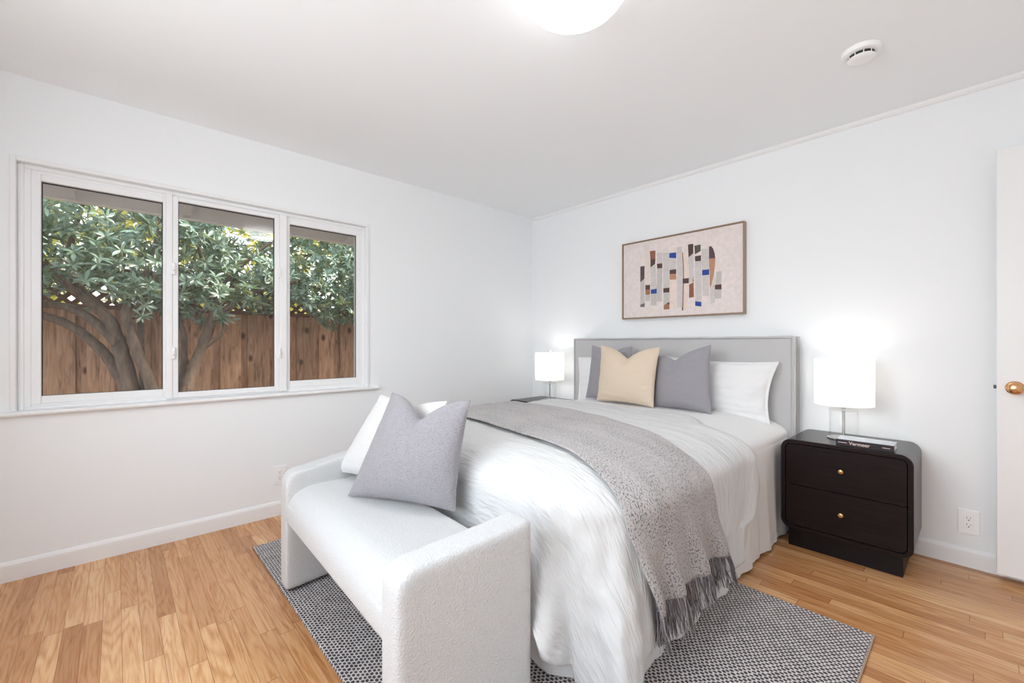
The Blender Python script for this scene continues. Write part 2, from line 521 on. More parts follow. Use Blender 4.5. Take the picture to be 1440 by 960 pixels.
class B:
    """collects shapes into one bmesh"""
    def __init__(self):
        self.bm = bmesh.new()
        self.mi = 0

    def box(self, x0, x1, y0, y1, z0, z1, bev=0.0, seg=2):
        r = bmesh.ops.create_cube(self.bm, size=1.0)
        vs = r['verts']
        for v in vs:
            v.co = Vector(((x0 + x1) / 2 + v.co.x * (x1 - x0), (y0 + y1) / 2 + v.co.y * (y1 - y0), (z0 + z1) / 2 + v.co.z * (z1 - z0)))
        fs = set(f for v in vs for f in v.link_faces)
        for f in fs: f.material_index = self.mi
        if bev > 0:
            es = list(set(e_ for v in vs for e_ in v.link_edges))
            bmesh.ops.bevel(self.bm, geom=es, offset=bev, segments=seg, profile=0.5, affect='EDGES')
        return self

    def poly(self, pts):
        f = self.bm.faces.new([self.bm.verts.new(p) for p in pts])
        f.material_index = self.mi
        return f

    def prism(self, pts, vec):
        """closed prism from a planar outline swept by vec"""
        a = [self.bm.verts.new(p) for p in pts]
        b_ = [self.bm.verts.new(Vector(p) + Vector(vec)) for p in pts]
        n = len(pts)
        fs = [self.bm.faces.new(a[::-1]), self.bm.faces.new(b_)]
        for i in range(n):
            fs.append(self.bm.faces.new((a[i], a[(i + 1) % n], b_[(i + 1) % n], b_[i])))
        for f in fs: f.material_index = self.mi
        return self

    def lathe(self, prof, cx, cy, axis='Z', seg=40, cz=0.0):
        """prof: (radius, height) list"""
        rings = []
        for r, h in prof:
            ring = []
            for i in range(seg):
                a = 2 * PI * i / seg
                p = (r * math.cos(a), r * math.sin(a), h)
                if axis == 'Z': q = (cx + p[0], cy + p[1], cz + p[2])
                else: q = (cx + p[0], cy - p[2], cz + p[1])   # axis '-Y'
                ring.append(self.bm.verts.new(q))
            rings.append(ring)
        for a, b_ in zip(rings, rings[1:]):
            for i in range(seg):
                f = self.bm.faces.new((a[i], a[(i + 1) % seg], b_[(i + 1) % seg], b_[i])); f.material_index = self.mi
        for ring, fl in ((rings[0], True), (rings[-1], False)):
            f = self.bm.faces.new(ring[::-1] if fl else ring); f.material_index = self.mi
        return self

    def tube(self, pts, rad, seg=8):
        pts = [Vector(p) for p in pts]
        rads = rad if isinstance(rad, (list, tuple)) else [rad] * len(pts)
        rings = []
        up = Vector((0.31, 0.17, 0.93)).normalized()
        for i, p in enumerate(pts):
            d = (pts[min(i + 1, len(pts) - 1)] - pts[max(i - 1, 0)]).normalized()
            a = d.cross(up)
            if a.length < 1e-3: a = d.cross(Vector((1, 0, 0)))
            a.normalize(); b_ = d.cross(a)
            rings.append([self.bm.verts.new(p + (a * math.cos(2 * PI * j / seg) + b_ * math.sin(2 * PI * j / seg)) * rads[i]) for j in range(seg)])
        for a, b_ in zip(rings, rings[1:]):
            for j in range(seg):
                f = self.bm.faces.new((a[j], a[(j + 1) % seg], b_[(j + 1) % seg], b_[j])); f.material_index = self.mi
        self.bm.faces.new(rings[0][::-1]); self.bm.faces.new(rings[-1])
        return self

    def build(self, name, mats, parent=None, smooth=False, origin=None, sharp=None):
        bmesh.ops.recalc_face_normals(self.bm, faces=self.bm.faces)
        me = bpy.data.meshes.new(name)
        self.bm.to_mesh(me); self.bm.free()
        o = link_mesh(name, me, mats, parent, smooth, origin)
        if smooth and sharp:
            me.set_sharp_from_angle(angle=math.radians(sharp))
        return o


def structure(o):
    o['kind'] = 'structure'
    return o


def bake(o):
    """apply all modifiers of o"""
    dg = bpy.context.evaluated_depsgraph_get()
    ev = o.evaluated_get(dg)
    me = bpy.data.meshes.new_from_object(ev)
    old = o.data
    o.modifiers.clear()
    o.data = me
    bpy.data.meshes.remove(old)
    return o


def rounded(x0, x1, z0, z1, r, seg=8):
    """rounded rectangle outline (x, z) counter-clockwise; r may be 4 radii: BL, BR, TR, TL"""
    rs = r if isinstance(r, (list, tuple)) else [r] * 4
    out = []
    for (cx, cz, a0, rr) in ((x0, z0, PI, rs[0]), (x1, z0, 1.5 * PI, rs[1]), (x1, z1, 0, rs[2]), (x0, z1, 0.5 * PI, rs[3])):
        ccx = cx + (rr if cx == x0 else -rr); ccz = cz + (rr if cz == z0 else -rr)
        for i in range(seg + 1):
            a = a0 + PI / 2 * i / seg
            out.append((ccx + rr * math.cos(a), ccz + rr * math.sin(a)))
    return out


def copy_tree(o, parent=None):
    c = o.copy()
    COL.objects.link(c)
    if parent is not None:
        c.parent = parent
    for ch in list(o.children):
        copy_tree(ch, c)
    return c


def grid_mesh(name, P, uv=None, closed_u=False):
    """P: (n, m, 3) array of points"""
    n, m = P.shape[:2]
    V = P.reshape(-1, 3)
    i, j = np.meshgrid(np.arange(n - 1), np.arange(m - 1), indexing='ij')
    a = (i * m + j).ravel()
    Fc = np.stack([a, a + m, a + m + 1, a + 1], 1)
    return mesh_np(name, V, Fc.tolist(), None if uv is None else uv.reshape(-1, 2))


def sstep(a, b, x):
    t = np.clip((x - a) / (b - a), 0, 1)
    return t * t * (3 - 2 * t)


def fnoise(X, Y, Z, sc, seed=0.0):
    return np.array([mnoise.noise(Vector((float(x) * sc + seed, float(y) * sc - seed, float(z) * sc + 2 * seed))) for x, y, z in zip(X.ravel(), Y.ravel(), Z.ravel())]).reshape(X.shape)

ART = [
    ('plum', [(-0.316,0.11),(-0.278,0.11),(-0.278,0.006),(-0.316,-0.021)]),
    ('grey', [(-0.316,-0.021),(-0.278,0.003),(-0.276,-0.195),(-0.316,-0.204)]),
    ('dgrey', [(-0.316,-0.204),(-0.276,-0.195),(-0.276,-0.226),(-0.316,-0.225)]),
    ('sand', [(-0.284,0.284),(-0.235,0.279),(-0.228,-0.05),(-0.27,-0.048)]),
    ('dark', [(-0.27,-0.048),(-0.228,-0.05),(-0.228,-0.086),(-0.27,-0.084)]),
    ('brown', [(-0.27,-0.084),(-0.228,-0.086),(-0.228,-0.128),(-0.27,-0.127)]),
    ('grey', [(-0.27,-0.127),(-0.228,-0.128),(-0.228,-0.18),(-0.27,-0.177)]),
    ('rust', [(-0.231,0.224),(-0.181,0.222),(-0.181,0.152),(-0.225,0.156)]),
    ('dark', [(-0.225,0.156),(-0.181,0.152),(-0.183,0.114),(-0.225,0.091)]),
    ('lgrey', [(-0.225,0.091),(-0.181,0.114),(-0.169,-0.087),(-0.221,-0.089)]),
    ('blue', [(-0.221,-0.089),(-0.167,-0.087),(-0.167,-0.125),(-0.221,-0.123)]),
    ('grey', [(-0.221,-0.123),(-0.171,-0.125),(-0.173,-0.22),(-0.221,-0.219)]),
    ('lgrey', [(-0.168,0.203),(-0.12,0.195),(-0.122,0.111),(-0.168,0.112)]),
    ('dark', [(-0.168,0.112),(-0.122,0.111),(-0.122,0.073),(-0.166,0.075)]),
    ('grey', [(-0.166,0.075),(-0.122,0.073),(-0.125,-0.19),(-0.171,-0.191)]),
    ('lgrey', [(-0.116,0.19),(-0.064,0.191),(-0.062,-0.088),(-0.113,-0.089)]),
    ('dark', [(-0.113,-0.089),(-0.062,-0.088),(-0.062,-0.125),(-0.113,-0.123)]),
    ('grey', [(-0.113,-0.123),(-0.062,-0.125),(-0.062,-0.199),(-0.11,-0.224)]),
    ('brown', [(-0.11,-0.224),(-0.062,-0.199),(-0.062,-0.257),(-0.11,-0.257)]),
    ('dark', [(-0.088,-0.213),(-0.062,-0.199),(-0.062,-0.222)]),
    ('blue', [(-0.063,0.182),(-0.007,0.179),(-0.007,0.134),(-0.063,0.145)]),
    ('lgrey', [(-0.062,0.143),(-0.007,0.134),(-0.007,0.049),(-0.06,0.049)]),
    ('dark', [(-0.06,0.049),(-0.007,0.049),(-0.007,0.014),(-0.06,0.017)]),
    ('tan', [(-0.06,0.017),(-0.007,0.014),(-0.007,-0.031),(-0.06,-0.027)]),
    ('peach', [(-0.06,-0.027),(-0.004,-0.032),(-0.003,-0.244),(-0.056,-0.246)]),
    ('lgrey', [(-0.001,0.218),(0.038,0.22),(0.047,0.051),(0.043,-0.247),(0.002,-0.249)]),
    ('brown', [(0.04,0.17),(0.047,0.166),(0.055,0.059),(0.055,-0.04),(0.05,-0.248),(0.041,-0.247),(0.047,-0.039),(0.047,0.061)]),
    ('dark', [(0.039,-0.247),(0.049,-0.248),(0.049,-0.273),(0.039,-0.272)]),
    ('peach', [(0.056,0.163),(0.091,0.162),(0.091,-0.03),(0.056,-0.031)]),
    ('dark', [(0.045,-0.03),(0.093,-0.031),(0.093,-0.069),(0.045,-0.068)]),
    ('peach', [(0.055,-0.069),(0.091,-0.069),(0.082,-0.268),(0.052,-0.268)]),
    ('dark', [(0.086,0.224),(0.127,0.223),(0.127,0.152),(0.091,0.126)]),
    ('lgrey', [(0.091,0.126),(0.129,0.152),(0.129,-0.013),(0.118,-0.06),(0.095,-0.08)]),
    ('rust', [(0.095,-0.08),(0.129,-0.066),(0.132,-0.177),(0.095,-0.181)]),
    ('tan', [(0.118,-0.06),(0.129,-0.013),(0.131,-0.066)]),
    ('olive', [(0.136,0.207),(0.182,0.208),(0.182,0.159),(0.139,0.142)]),
    ('dark', [(0.139,0.127),(0.185,0.128),(0.185,0.086),(0.141,0.088)]),
    ('lgrey', [(0.139,0.086),(0.188,0.086),(0.189,-0.208),(0.141,-0.209)]),
    ('blue', [(0.141,-0.209),(0.187,-0.217),(0.187,-0.252),(0.141,-0.243)]),
    ('lgrey', [(0.189,0.173),(0.237,0.166),(0.243,0.018),(0.191,0.017)]),
    ('blue', [(0.193,0.017),(0.244,0.017),(0.244,-0.024),(0.193,-0.022)]),
    ('lgrey', [(0.195,-0.022),(0.243,-0.024),(0.241,-0.177),(0.195,-0.173)]),
    ('plum', [(0.243,0.182),(0.258,0.184),(0.273,0.162),(0.283,0.128),(0.288,0.093),(0.243,0.094)]),
    ('tan', [(0.243,0.094),(0.288,0.093),(0.286,0.038),(0.277,-0.03),(0.262,-0.097),(0.25,-0.122)]),
    ('lgrey', [(0.251,-0.131),(0.265,-0.102),(0.282,-0.022),(0.285,-0.232),(0.254,-0.233)]),
    ('grey', [(0.296,-0.006),(0.333,-0.008),(0.331,-0.102),(0.287,-0.102)]),
    ('dark', [(0.285,-0.102),(0.331,-0.102),(0.331,-0.138),(0.285,-0.135)]),
    ('grey', [(0.285,-0.135),(0.331,-0.138),(0.33,-0.201),(0.283,-0.202)]),
]

# ================================================================== THE ROOM
RX, RY, RZ = 4.05, -3.98, 2.452
WT = 0.14
# window opening in the left wall (y0, y1, z0, z1)
WY0, WY1, WZ0, WZ1 = -3.577, -1.815, 0.806, 2.036

b = B(); b.poly([(0, RY, 0), (RX, RY, 0), (RX, 0, 0), (0, 0, 0)])
structure(b.build('floor', M['floor'], origin=(0, 0, 0)))
b = B(); b.box(-WT, RX + WT, RY - WT, WT, RZ, RZ + 0.12)
structure(b.build('ceiling', M['ceiling'], origin=(0, 0, 0)))


def wall_with_hole(name, axis, pos0, pos1, a0, a1, h0, h1):
    """wall slab; axis 'x' : thickness along x between pos0/pos1, hole (a0,a1) along y and (h0,h1) in z"""
    lo, hi = (RY - WT, WT) if axis == 'x' else (-WT, RX + WT)
    b = B()
    for (u0, u1, z0, z1) in ((lo, a0, 0, RZ), (a1, hi, 0, RZ), (a0, a1, 0, h0), (a0, a1, h1, RZ)):
        if axis == 'x': b.box(pos0, pos1, u0, u1, z0, z1)
        else: b.box(u0, u1, pos0, pos1, z0, z1)
    return structure(b.build(name, M['wall'], origin=(0, 0, 0)))


wall_with_hole('wall_left', 'x', -WT, 0, WY0, WY1, WZ0, WZ1)
b = B(); b.box(0, RX, 0, WT, 0, RZ)
structure(b.build('wall_back', M['wall'], origin=(0, 0, 0)))
b = B(); b.box(RX, RX + WT, RY - WT, WT, 0, RZ)
structure(b.build('wall_right', M['wall'], origin=(0, 0, 0)))
wall_with_hole('wall_front', 'y', RY - WT, RY, 1.20, 3.30, 0.90, 2.10)  # opening added to let the fill light in


def baseboard(name, pts, inward):
    """profiled board along a straight line on the wall"""
    prof = [(0, 0), (0.0135, 0), (0.0135, 0.066), (0.0125, 0.078), (0.007, 0.090), (0.003, 0.094), (0, 0.095)]
    (xa, ya), (xb, yb) = pts
    ring = [Vector((xa + inward[0] * d, ya + inward[1] * d, z)) for d, z in prof]
    b = B(); b.prism(ring, (xb - xa, yb - ya, 0))
    return structure(b.build(name, M['trim'], origin=(xa, ya, 0)))


baseboard('baseboard_left', ((0, RY), (0, 0)), (1, 0))
baseboard('baseboard_back', ((0.0135, 0), (RX, 0)), (0, -1))
baseboard('baseboard_right', ((RX, RY), (RX, 0)), (-1, 0))
baseboard('baseboard_front', ((0, RY), (RX, RY)), (0, 1))
# thin moulding where the headboard wall meets the ceiling
ring = [Vector((0, -d, RZ - z)) for d, z in [(0, 0.027), (0.006, 0.026), (0.012, 0.022), (0.018, 0.013), (0.020, 0.0), (0, 0)]]
b = B(); b.prism(ring, (RX, 0, 0)); structure(b.build('trim_1', M['trim'], origin=(0, 0, RZ)))


# ------------------------------------------------------------------ window_1 : three lights, white vinyl
def frame_ring(b, x0, x1, oy0, oy1, oz0, oz1, iy0, iy1, iz0, iz1, bev=0.004):
    """mitred-look rectangular frame between an outer and an inner rectangle"""
    b.box(x0, x1, oy0, iy0, oz0, oz1, bev)
    b.box(x0, x1, iy1, oy1, oz0, oz1, bev)
    b.box(x0, x1, iy0, iy1, oz0, iz0, bev)
    b.box(x0, x1, iy0, iy1, iz1, oz1, bev)


win = thing('window_1', None, None, (0, (WY0 + WY1) / 2, WZ0)); win['kind'] = 'structure'
b = B()                                    # thin casing on the wall, left / top / right
b.box(0.0, 0.010, WY0 - 0.020, WY0, WZ0 + 0.010, WZ1 + 0.022, 0.003)
b.box(0.0, 0.010, WY1, WY1 + 0.020, WZ0 + 0.010, WZ1 + 0.022, 0.003)
b.box(0.0, 0.010, WY0, WY1, WZ1, WZ1 + 0.022, 0.003)
b.build('casing', M['trim'], win)
b = B()                                    # stool with rounded nose
prof = [(-0.10, 0.792), (0.030, 0.792), (0.036, 0.797), (0.038, 0.804), (0.034, 0.811), (0.026, 0.8145), (-0.10, 0.8145)]
b.prism([Vector((x, WY0 - 0.075, z)) for x, z in prof], (0, (WY1 - WY0) + 0.165, 0))
b.build('window_sill', M['trim'], win)
G1 = (-3.497, -3.020, 0.880, 1.963); G2 = (-2.951, -2.440, 0.858, 1.980); G3 = (-2.343, -1.876, 0.887, 1.963)
ZA, ZB = 0.814, WZ1
b = B()                                    # outer frame
frame_ring(b, -0.105, -0.030, WY0, WY1, ZA, ZB, WY0 + 0.022, WY1 - 0.022, ZA + 0.014, ZB - 0.022)
frame_ring(b, -0.095, -0.034, WY0 + 0.021, WY1 - 0.021, ZA + 0.013, ZB - 0.021, WY0 + 0.046, WY1 - 0.042, ZA + 0.030, ZB - 0.040)
b.build('window_frame', M['vinyl'], win)
f1 = B(); frame_ring(f1, -0.085, -0.030, WY0 + 0.045, -2.965, ZA + 0.028, ZB - 0.038, *G1); f1 = f1.build('fixed_frame', M['vinyl'], win)
f3 = B(); frame_ring(f3, -0.085, -0.030, -2.425, WY1 - 0.041, ZA + 0.028, ZB - 0.038, *G3); f3 = f3.build('fixed_frame', M['vinyl'], win)
f2 = B(); frame_ring(f2, -0.060, -0.014, -2.978, -2.412, ZA + 0.012, ZB - 0.030, *G2); f2 = f2.build('sliding_sash', M['vinyl'], win)
mu = B(); mu.box(-0.095, -0.008, -3.008, -2.978, ZA + 0.010, ZB - 0.020, 0.004); mu.box(-0.095, -0.008, -2.412, -2.368, ZA + 0.010, ZB - 0.020, 0.004)
mu.build('mullion', M['vinyl'], win)
for fr_, G, xg in ((f1, G1, -0.052), (f2, G2, -0.036), (f3, G3, -0.052)):
    g = B(); frame_ring(g, xg - 0.004, xg + 0.004, G[0] - 0.003, G[1] + 0.003, G[2] - 0.003, G[3] + 0.003, G[0] + 0.004, G[1] - 0.004, G[2] + 0.002, G[3] - 0.005, 0)
    g.build('gasket', M['gasket'], fr_)
    g = B(); g.box(xg - 0.002, xg + 0.002, G[0] - 0.002, G[1] + 0.002, G[2] - 0.002, G[3] + 0.002)
    g.build('glass_pane', M['pane'], fr_)
for yy, zz in ((-2.415, 1.62), (-2.415, 1.08), (-2.975, 1.58), (-2.975, 1.09)):
    lb = B(); lb.box(-0.016, 0.004, yy - 0.009, yy + 0.009, zz - 0.035, zz + 0.035, 0.004); lb.box(0.002, 0.014, yy - 0.006, yy + 0.006, zz - 0.012, zz + 0.012, 0.003)
    lb.build('latch', M['vinyl'], f2)

# fill_window : plain frame added behind the camera, around the fill light's opening
b = B()
for (x0, x1, z0, z1) in ((1.20, 1.26, 0.90, 2.10), (3.24, 3.30, 0.90, 2.10), (1.26, 3.24, 0.90, 0.96), (1.26, 3.24, 2.04, 2.10), (2.23, 2.27, 0.96, 2.04)):
    b.box(x0, x1, RY - 0.10, RY - 0.03, z0, z1, 0.004)
structure(b.build('fill_window', M['vinyl']))

# ------------------------------------------------------------------ door_1 : open leaf standing along the headboard wall
door = thing('door_1', None, None, (3.60, -0.075, 0)); door['kind'] = 'structure'
b = B(); b.box(3.229, 4.02, -0.098, -0.062, 0.036, 2.079, 0.0025); b.build('door_leaf', M['trim'], door)
kn = B()
kn.lathe([(0.030, 0.0), (0.032, 0.002), (0.031, 0.006), (0.026, 0.009), (0.013, 0.011), (0.010, 0.016), (0.010, 0.030), (0.014, 0.036), (0.023, 0.042), (0.0265, 0.050),
          (0.0265, 0.056), (0.023, 0.062), (0.015, 0.066), (0.0, 0.067)][:-1], 3.287, -0.0985, '-Y', 32, 0.935)
kn.build('door_knob', M['copper_brass'], door, True, sharp=50)
lt = B(); lt.box(3.219, 3.232, -0.088, -0.074, 0.927, 0.945, 0.003); lt.build('latch_bolt', M['steel_dark'], door)


# ------------------------------------------------------------------ ceiling lamp and smoke detector
t = thing('ceiling_light', 'white round flush ceiling lamp with glowing dome', 'ceiling light', (2.19, -2.017, RZ))
b = B(); b.lathe([(0.165, -0.001), (0.170, -0.004), (0.170, -0.022), (0.160, -0.026)], 2.19, -2.017, 'Z', 56, RZ); b.build('mounting_plate', M['plastic_white'], t, True, sharp=40)
prof = [(0.188, -0.024)] + [(0.19 * math.cos(a), -0.034 - 0.100 * math.sin(a)) for a in np.linspace(0.0, 1.50, 16)]
b = B(); b.lathe(prof, 2.19, -2.017, 'Z', 56, RZ); b.build('dome_shade', M['ceiling_glow'], t, True)
lamp('ceiling_light_bulb', 'AREA', (2.19, -2.017, RZ - 0.139), CEIL_LAMP_W, (0.93, 0.97, 1.0), shape='DISK', size=0.26)

t = thing('smoke_detector', 'small white round smoke detector on the ceiling near the right wall', 'smoke detector', (2.815, -0.775, RZ))
b = B(); b.lathe([(0.072, -0.0005), (0.072, -0.010), (0.069, -0.019), (0.062, -0.022)], 2.815, -0.775, 'Z', 48, RZ); b.build('base', M['plastic_white'], t, True, sharp=35)
b = B(); b.lathe([(0.047, -0.021), (0.047, -0.0365)], 2.815, -0.775, 'Z', 48, RZ); b.build('vent_slot', M['dark_slot'], t, True, sharp=35)
b = B(); b.lathe([(0.0505, -0.0355), (0.0505, -0.038), (0.044, -0.043), (0.030, -0.045)], 2.815, -0.775, 'Z', 48, RZ)
for i in range(10):
    a = 2 * PI * i / 10
    b.box(2.815 + 0.048 * math.cos(a) - .0015, 2.815 + 0.048 * math.cos(a) + .0015, -0.775 + 0.048 * math.sin(a) - .0015, -0.775 + 0.048 * math.sin(a) + .0015, RZ - 0.037, RZ - 0.021)
b.build('cap', M['plastic_white'], t, True, sharp=35)


# ------------------------------------------------------------------ wall outlets
def outlet(loc, along, out, label):
    """along: unit vector on the wall, out: wall normal"""
    t = thing('wall_outlet', label, 'outlet', loc, None)
    L, A, O = Vector(loc), Vector(along), Vector(out)

    def bx(name, m, a0, a1, z0, z1, d0, d1, par, bev):
        p = [L + A * a + O * d for a in (a0, a1) for d in (d0, d1)]
        xs = [q.x for q in p]; ys = [q.y for q in p]
        b_ = B(); b_.box(min(xs), max(xs), min(ys), max(ys), L.z + z0, L.z + z1, bev)
        return b_.build(name, m, par)
    bx('cover_plate', M['plastic_white'], -0.039, 0.039, -0.061, 0.061, 0.0005, 0.006, t, 0.002)
    rc = bx('receptacle', M['plastic_white'], -0.017, 0.017, -0.034, 0.034, 0.005, 0.008, t, 0.001)
    for zc in (-0.017, 0.017):
        b_ = B()
        for a0, a1, z0, z1 in ((-0.0075, -0.0055, 0.002, 0.010), (0.0055, 0.0075, 0.002, 0.009), (-0.0022, 0.0022, -0.009, -0.004)):
            p = [L + A * a + O * d for a in (a0, a1) for d in (0.0075, 0.0083)]
            xs = [q.x for q in p]; ys = [q.y for q in p]
            b_.box(min(xs), max(xs), min(ys), max(ys), L.z + zc + z0, L.z + zc + z1)
        b_.build('socket_holes', M['dark_slot'], rc)
    return t


outlet((3.136, 0, 0.229), (1, 0, 0), (0, -1, 0), 'white wall outlet with two sockets low on the wall right of the dark nightstand')
outlet((0, -2.415, 0.266), (0, 1, 0), (1, 0, 0), 'white wall outlet below the window, half hidden by the bench arm')


# ================================================================== RUG
b = B(); b.box(0.425, 2.893, -2.658, -1.050, 0.0, 0.011, 0.003)
rug = b.build('area_rug', M['rug'], origin=(1.66, -1.85, 0))
tag(rug, 'charcoal and cream basket-weave area rug under the bed and bench', 'rug')
for (x0, x1, y0, y1) in ((0.421, 0.427, -2.66, -1.048), (2.891, 2.897, -2.66, -1.048)):
    B().box(x0, x1, y0, y1, 0.0005, 0.0115, 0.002).build('binding', M['rug_edge'], rug)


# ================================================================== BED
class Drape:
    """cloth laid over a rounded rectangle: flat cloth coordinates (s, t) -> space"""
    def __init__(s, x0, x1, yf, ztop, a, af, bdrop, rc, flare=0.0, crown=0.0, fold=None, floor=0.015):
        s.x0, s.x1, s.yi = x0 + a, x1 - a, yf + af
        s.a, s.af, s.b, s.rc, s.flare, s.z, s.crown, s.fold, s.floor = a, af, bdrop, rc, flare, ztop, crown, fold, floor
        ph = np.linspace(0, PI / 2, 120)
        o, z = np.sin(ph), -bdrop * (1 - np.cos(ph))
        l = np.concatenate([[0], np.cumsum(np.hypot(np.diff(o * a), np.diff(z)))])
        s.arc = l[-1]
        s.tl, s.to, s.tz = l, o, z

    def __call__(s, S, T):
        cx = np.clip(S, s.x0 + s.rc, s.x1 - s.rc); cy = np.maximum(T, s.yi + s.rc)
        dx, dy = S - cx, T - cy
        dist = np.hypot(dx, dy)
        n = np.stack([dx, dy], -1) / np.maximum(dist, 1e-9)[..., None]
        d = np.maximum(dist - s.rc, 0)
        aa = s.a * n[..., 0] ** 2 + s.af * n[..., 1] ** 2
        out = np.interp(d, s.tl, s.to) * aa
        zz = np.interp(d, s.tl, s.tz)
        down = np.maximum(d - s.arc, 0)
        out = out + s.flare * down
        zz = zz - down
        # perimeter coordinate for folds
        ang = np.arctan2(-dy, np.abs(dx) + 1e-9)
        p = np.where(dist > s.rc, ang, 0.0)
        if s.fold is not None:
            fo, fz = s.fold(p, down, d, S, T, n)
            out = out + fo; zz = zz + fz
        inside = dist <= s.rc
        X = np.where(inside, S, cx + n[..., 0] * (s.rc + out))
        Y = np.where(inside, T, cy + n[..., 1] * (s.rc + out))
        mid = (s.x0 + s.x1) / 2
        Z = s.z + np.where(inside, 0, zz) + s.crown * (1 - np.clip(np.abs(S - mid) / (mid - s.x0), 0, 1) ** 2)
        Z = np.maximum(Z, s.floor)
        return np.stack([X, Y, Z], -1)


bed = thing('bed', 'queen bed with a pale grey slipcovered headboard', 'bed', (1.54, -1.1, 0))
# headboard
o = B().box(0.665, 2.385, -0.130, -0.018, 0.06, 1.180, 0.010, 3).build('headboard', M['headboard_linen'], bed, True, sharp=60)
me = o.data
ul = me.uv_layers.new(name='UVMap')
for lp in me.loops:
    c = me.vertices[lp.vertex_index].co
    ul.data[lp.index].uv = (c.x + c.y, c.z)
pp = B()
for y_, r_ in ((-0.130, 0.007), (-0.022, 0.006)):
    rnd = [0.004 * math.sin(i * 1.7) for i in range(40)]
    path = [(0.662, y_, 0.10 + 1.075 * i / 14) for i in range(15)] + [(0.662 + 1.726 * i / 24, y_ - 0.003, 1.184 + 0.25 * rnd[i]) for i in range(25)] + [(2.389 + 0.3 * rnd[i], y_, 1.175 - 1.075 * i / 14) for i in range(15)]
    pp.tube(path, r_, 8)
# gathered flap where the slipcover is tied at the right-hand edge
pp.prism([Vector(q) for q in ((2.384, -0.133, 0.10), (2.405, -0.128, 0.10), (2.403, -0.126, 1.19), (2.384, -0.133, 1.19))], (0, 0.004, 0))
pp.prism([Vector(q) for q in ((2.384, -0.030, 0.10), (2.402, -0.026, 0.10), (2.400, -0.026, 1.19), (2.384, -0.030, 1.19))], (0, 0.004, 0))
pp.build('piping', M['headboard_linen'], o, True, sharp=60)
# box spring + legs
B().box(0.76, 2.32, -2.08, -0.14, 0.12, 0.32, 0.02).build('box_spring', M['white_cotton'], bed, True, sharp=50)
for lx, ly in ((0.84, -0.25), (2.24, -0.25), (0.84, -1.98), (2.24, -1.98)):
    B().lathe([(0.022, 0.0115), (0.03, 0.13)], lx, ly, 'Z', 16).build('leg', M['black'], bed, True, sharp=40)

# mattress: domed top, square side edge
mat_d = Drape(0.722, 2.358, -2.105, 0.690, 0.42, 0.30, 0.115, 0.05, 0.0)


def drape_mesh(name, dr, s0, s1, t0, t1, n, m, thick=None):
    S, T = np.meshgrid(np.linspace(s0, s1, n), np.linspace(t0, t1, m), indexing='ij')
    P = dr(S, T)
    return grid_mesh(name, P, np.stack([S, T], -1))


La = mat_d.arc
me = drape_mesh('mattress', mat_d, mat_d.x0 - La - 0.24, mat_d.x1 + La + 0.24, mat_d.yi - La - 0.20, -0.135, 90, 90)
link_mesh('mattress', me, M['white_cotton'], bed)

# fitted sheet over the mattress, crisp edge
sheet_d = Drape(0.715, 2.364, -2.11, 0.694, 0.42, 0.30, 0.115, 0.05)
Ls = sheet_d.arc
me = drape_mesh('fitted_sheet', sheet_d, sheet_d.x0 - Ls - 0.02, sheet_d.x1 + Ls + 0.02, sheet_d.yi - Ls, -0.137, 110, 90)
sh = link_mesh('fitted_sheet', me, M['white_cotton'])
tag(sh, 'smooth white fitted sheet on the mattress below the pillows', 'sheet')

# bed skirt / hanging sheet down to the floor
path = [(2.362, -0.14 - 1.70 * i / 90) for i in range(91)]
path += [(2.362 - 0.26 + 0.26 * math.cos(a), -1.84 - 0.26 * math.sin(a)) for a in np.linspace(0.08, PI / 2, 14)]
path += [(2.102 - 1.124 * i / 60, -2.10) for i in range(1, 61)]
path += [(0.978 - 0.26 * math.sin(a), -1.84 - 0.26 * math.cos(a)) for a in np.linspace(0.08, PI / 2, 14)]
path += [(0.718, -1.84 + 1.70 * i / 90) for i in range(1, 91)]
path = np.array(path)
tg = np.gradient(path, axis=0); tg /= np.linalg.norm(tg, axis=1)[:, None]
nm = np.stack([-tg[:, 1], tg[:, 0]], 1)
pl = np.concatenate([[0], np.cumsum(np.linalg.norm(np.diff(path, axis=0), axis=1))])
zs = np.linspace(0.580, 0.0135, 26)
P = np.zeros((len(path), len(zs), 3)); U = np.zeros((len(path), len(zs), 2))
for j, z in enumerate(zs):
    k_ = (0.580 - z) / 0.57
    fo = 0.004 + 0.020 * k_ ** 1.3 + 0.011 * k_ * (np.sin(pl * 19) + 0.7 * np.sin(pl * 43 + 1.3)) * 0.7 + 0.002 * np.sin(pl * 90) * k_
    if j == 0: fo = fo * 0 - 0.006
    P[:, j, :2] = path + nm * fo[:, None] * -1
    P[:, j, 2] = z
    U[:, j, 0] = pl; U[:, j, 1] = z
# make sure the outward side is away from the bed centre
if np.linalg.norm(P[5, -1, :2] - [1.54, -1.1]) < np.linalg.norm(path[5] - [1.54, -1.1]):
    P[:, :, :2] = 2 * path[:, None, :] - P[:, :, :2]
link_mesh('bed_skirt', grid_mesh('bed_skirt', P, U), M['white_cotton'], bed)


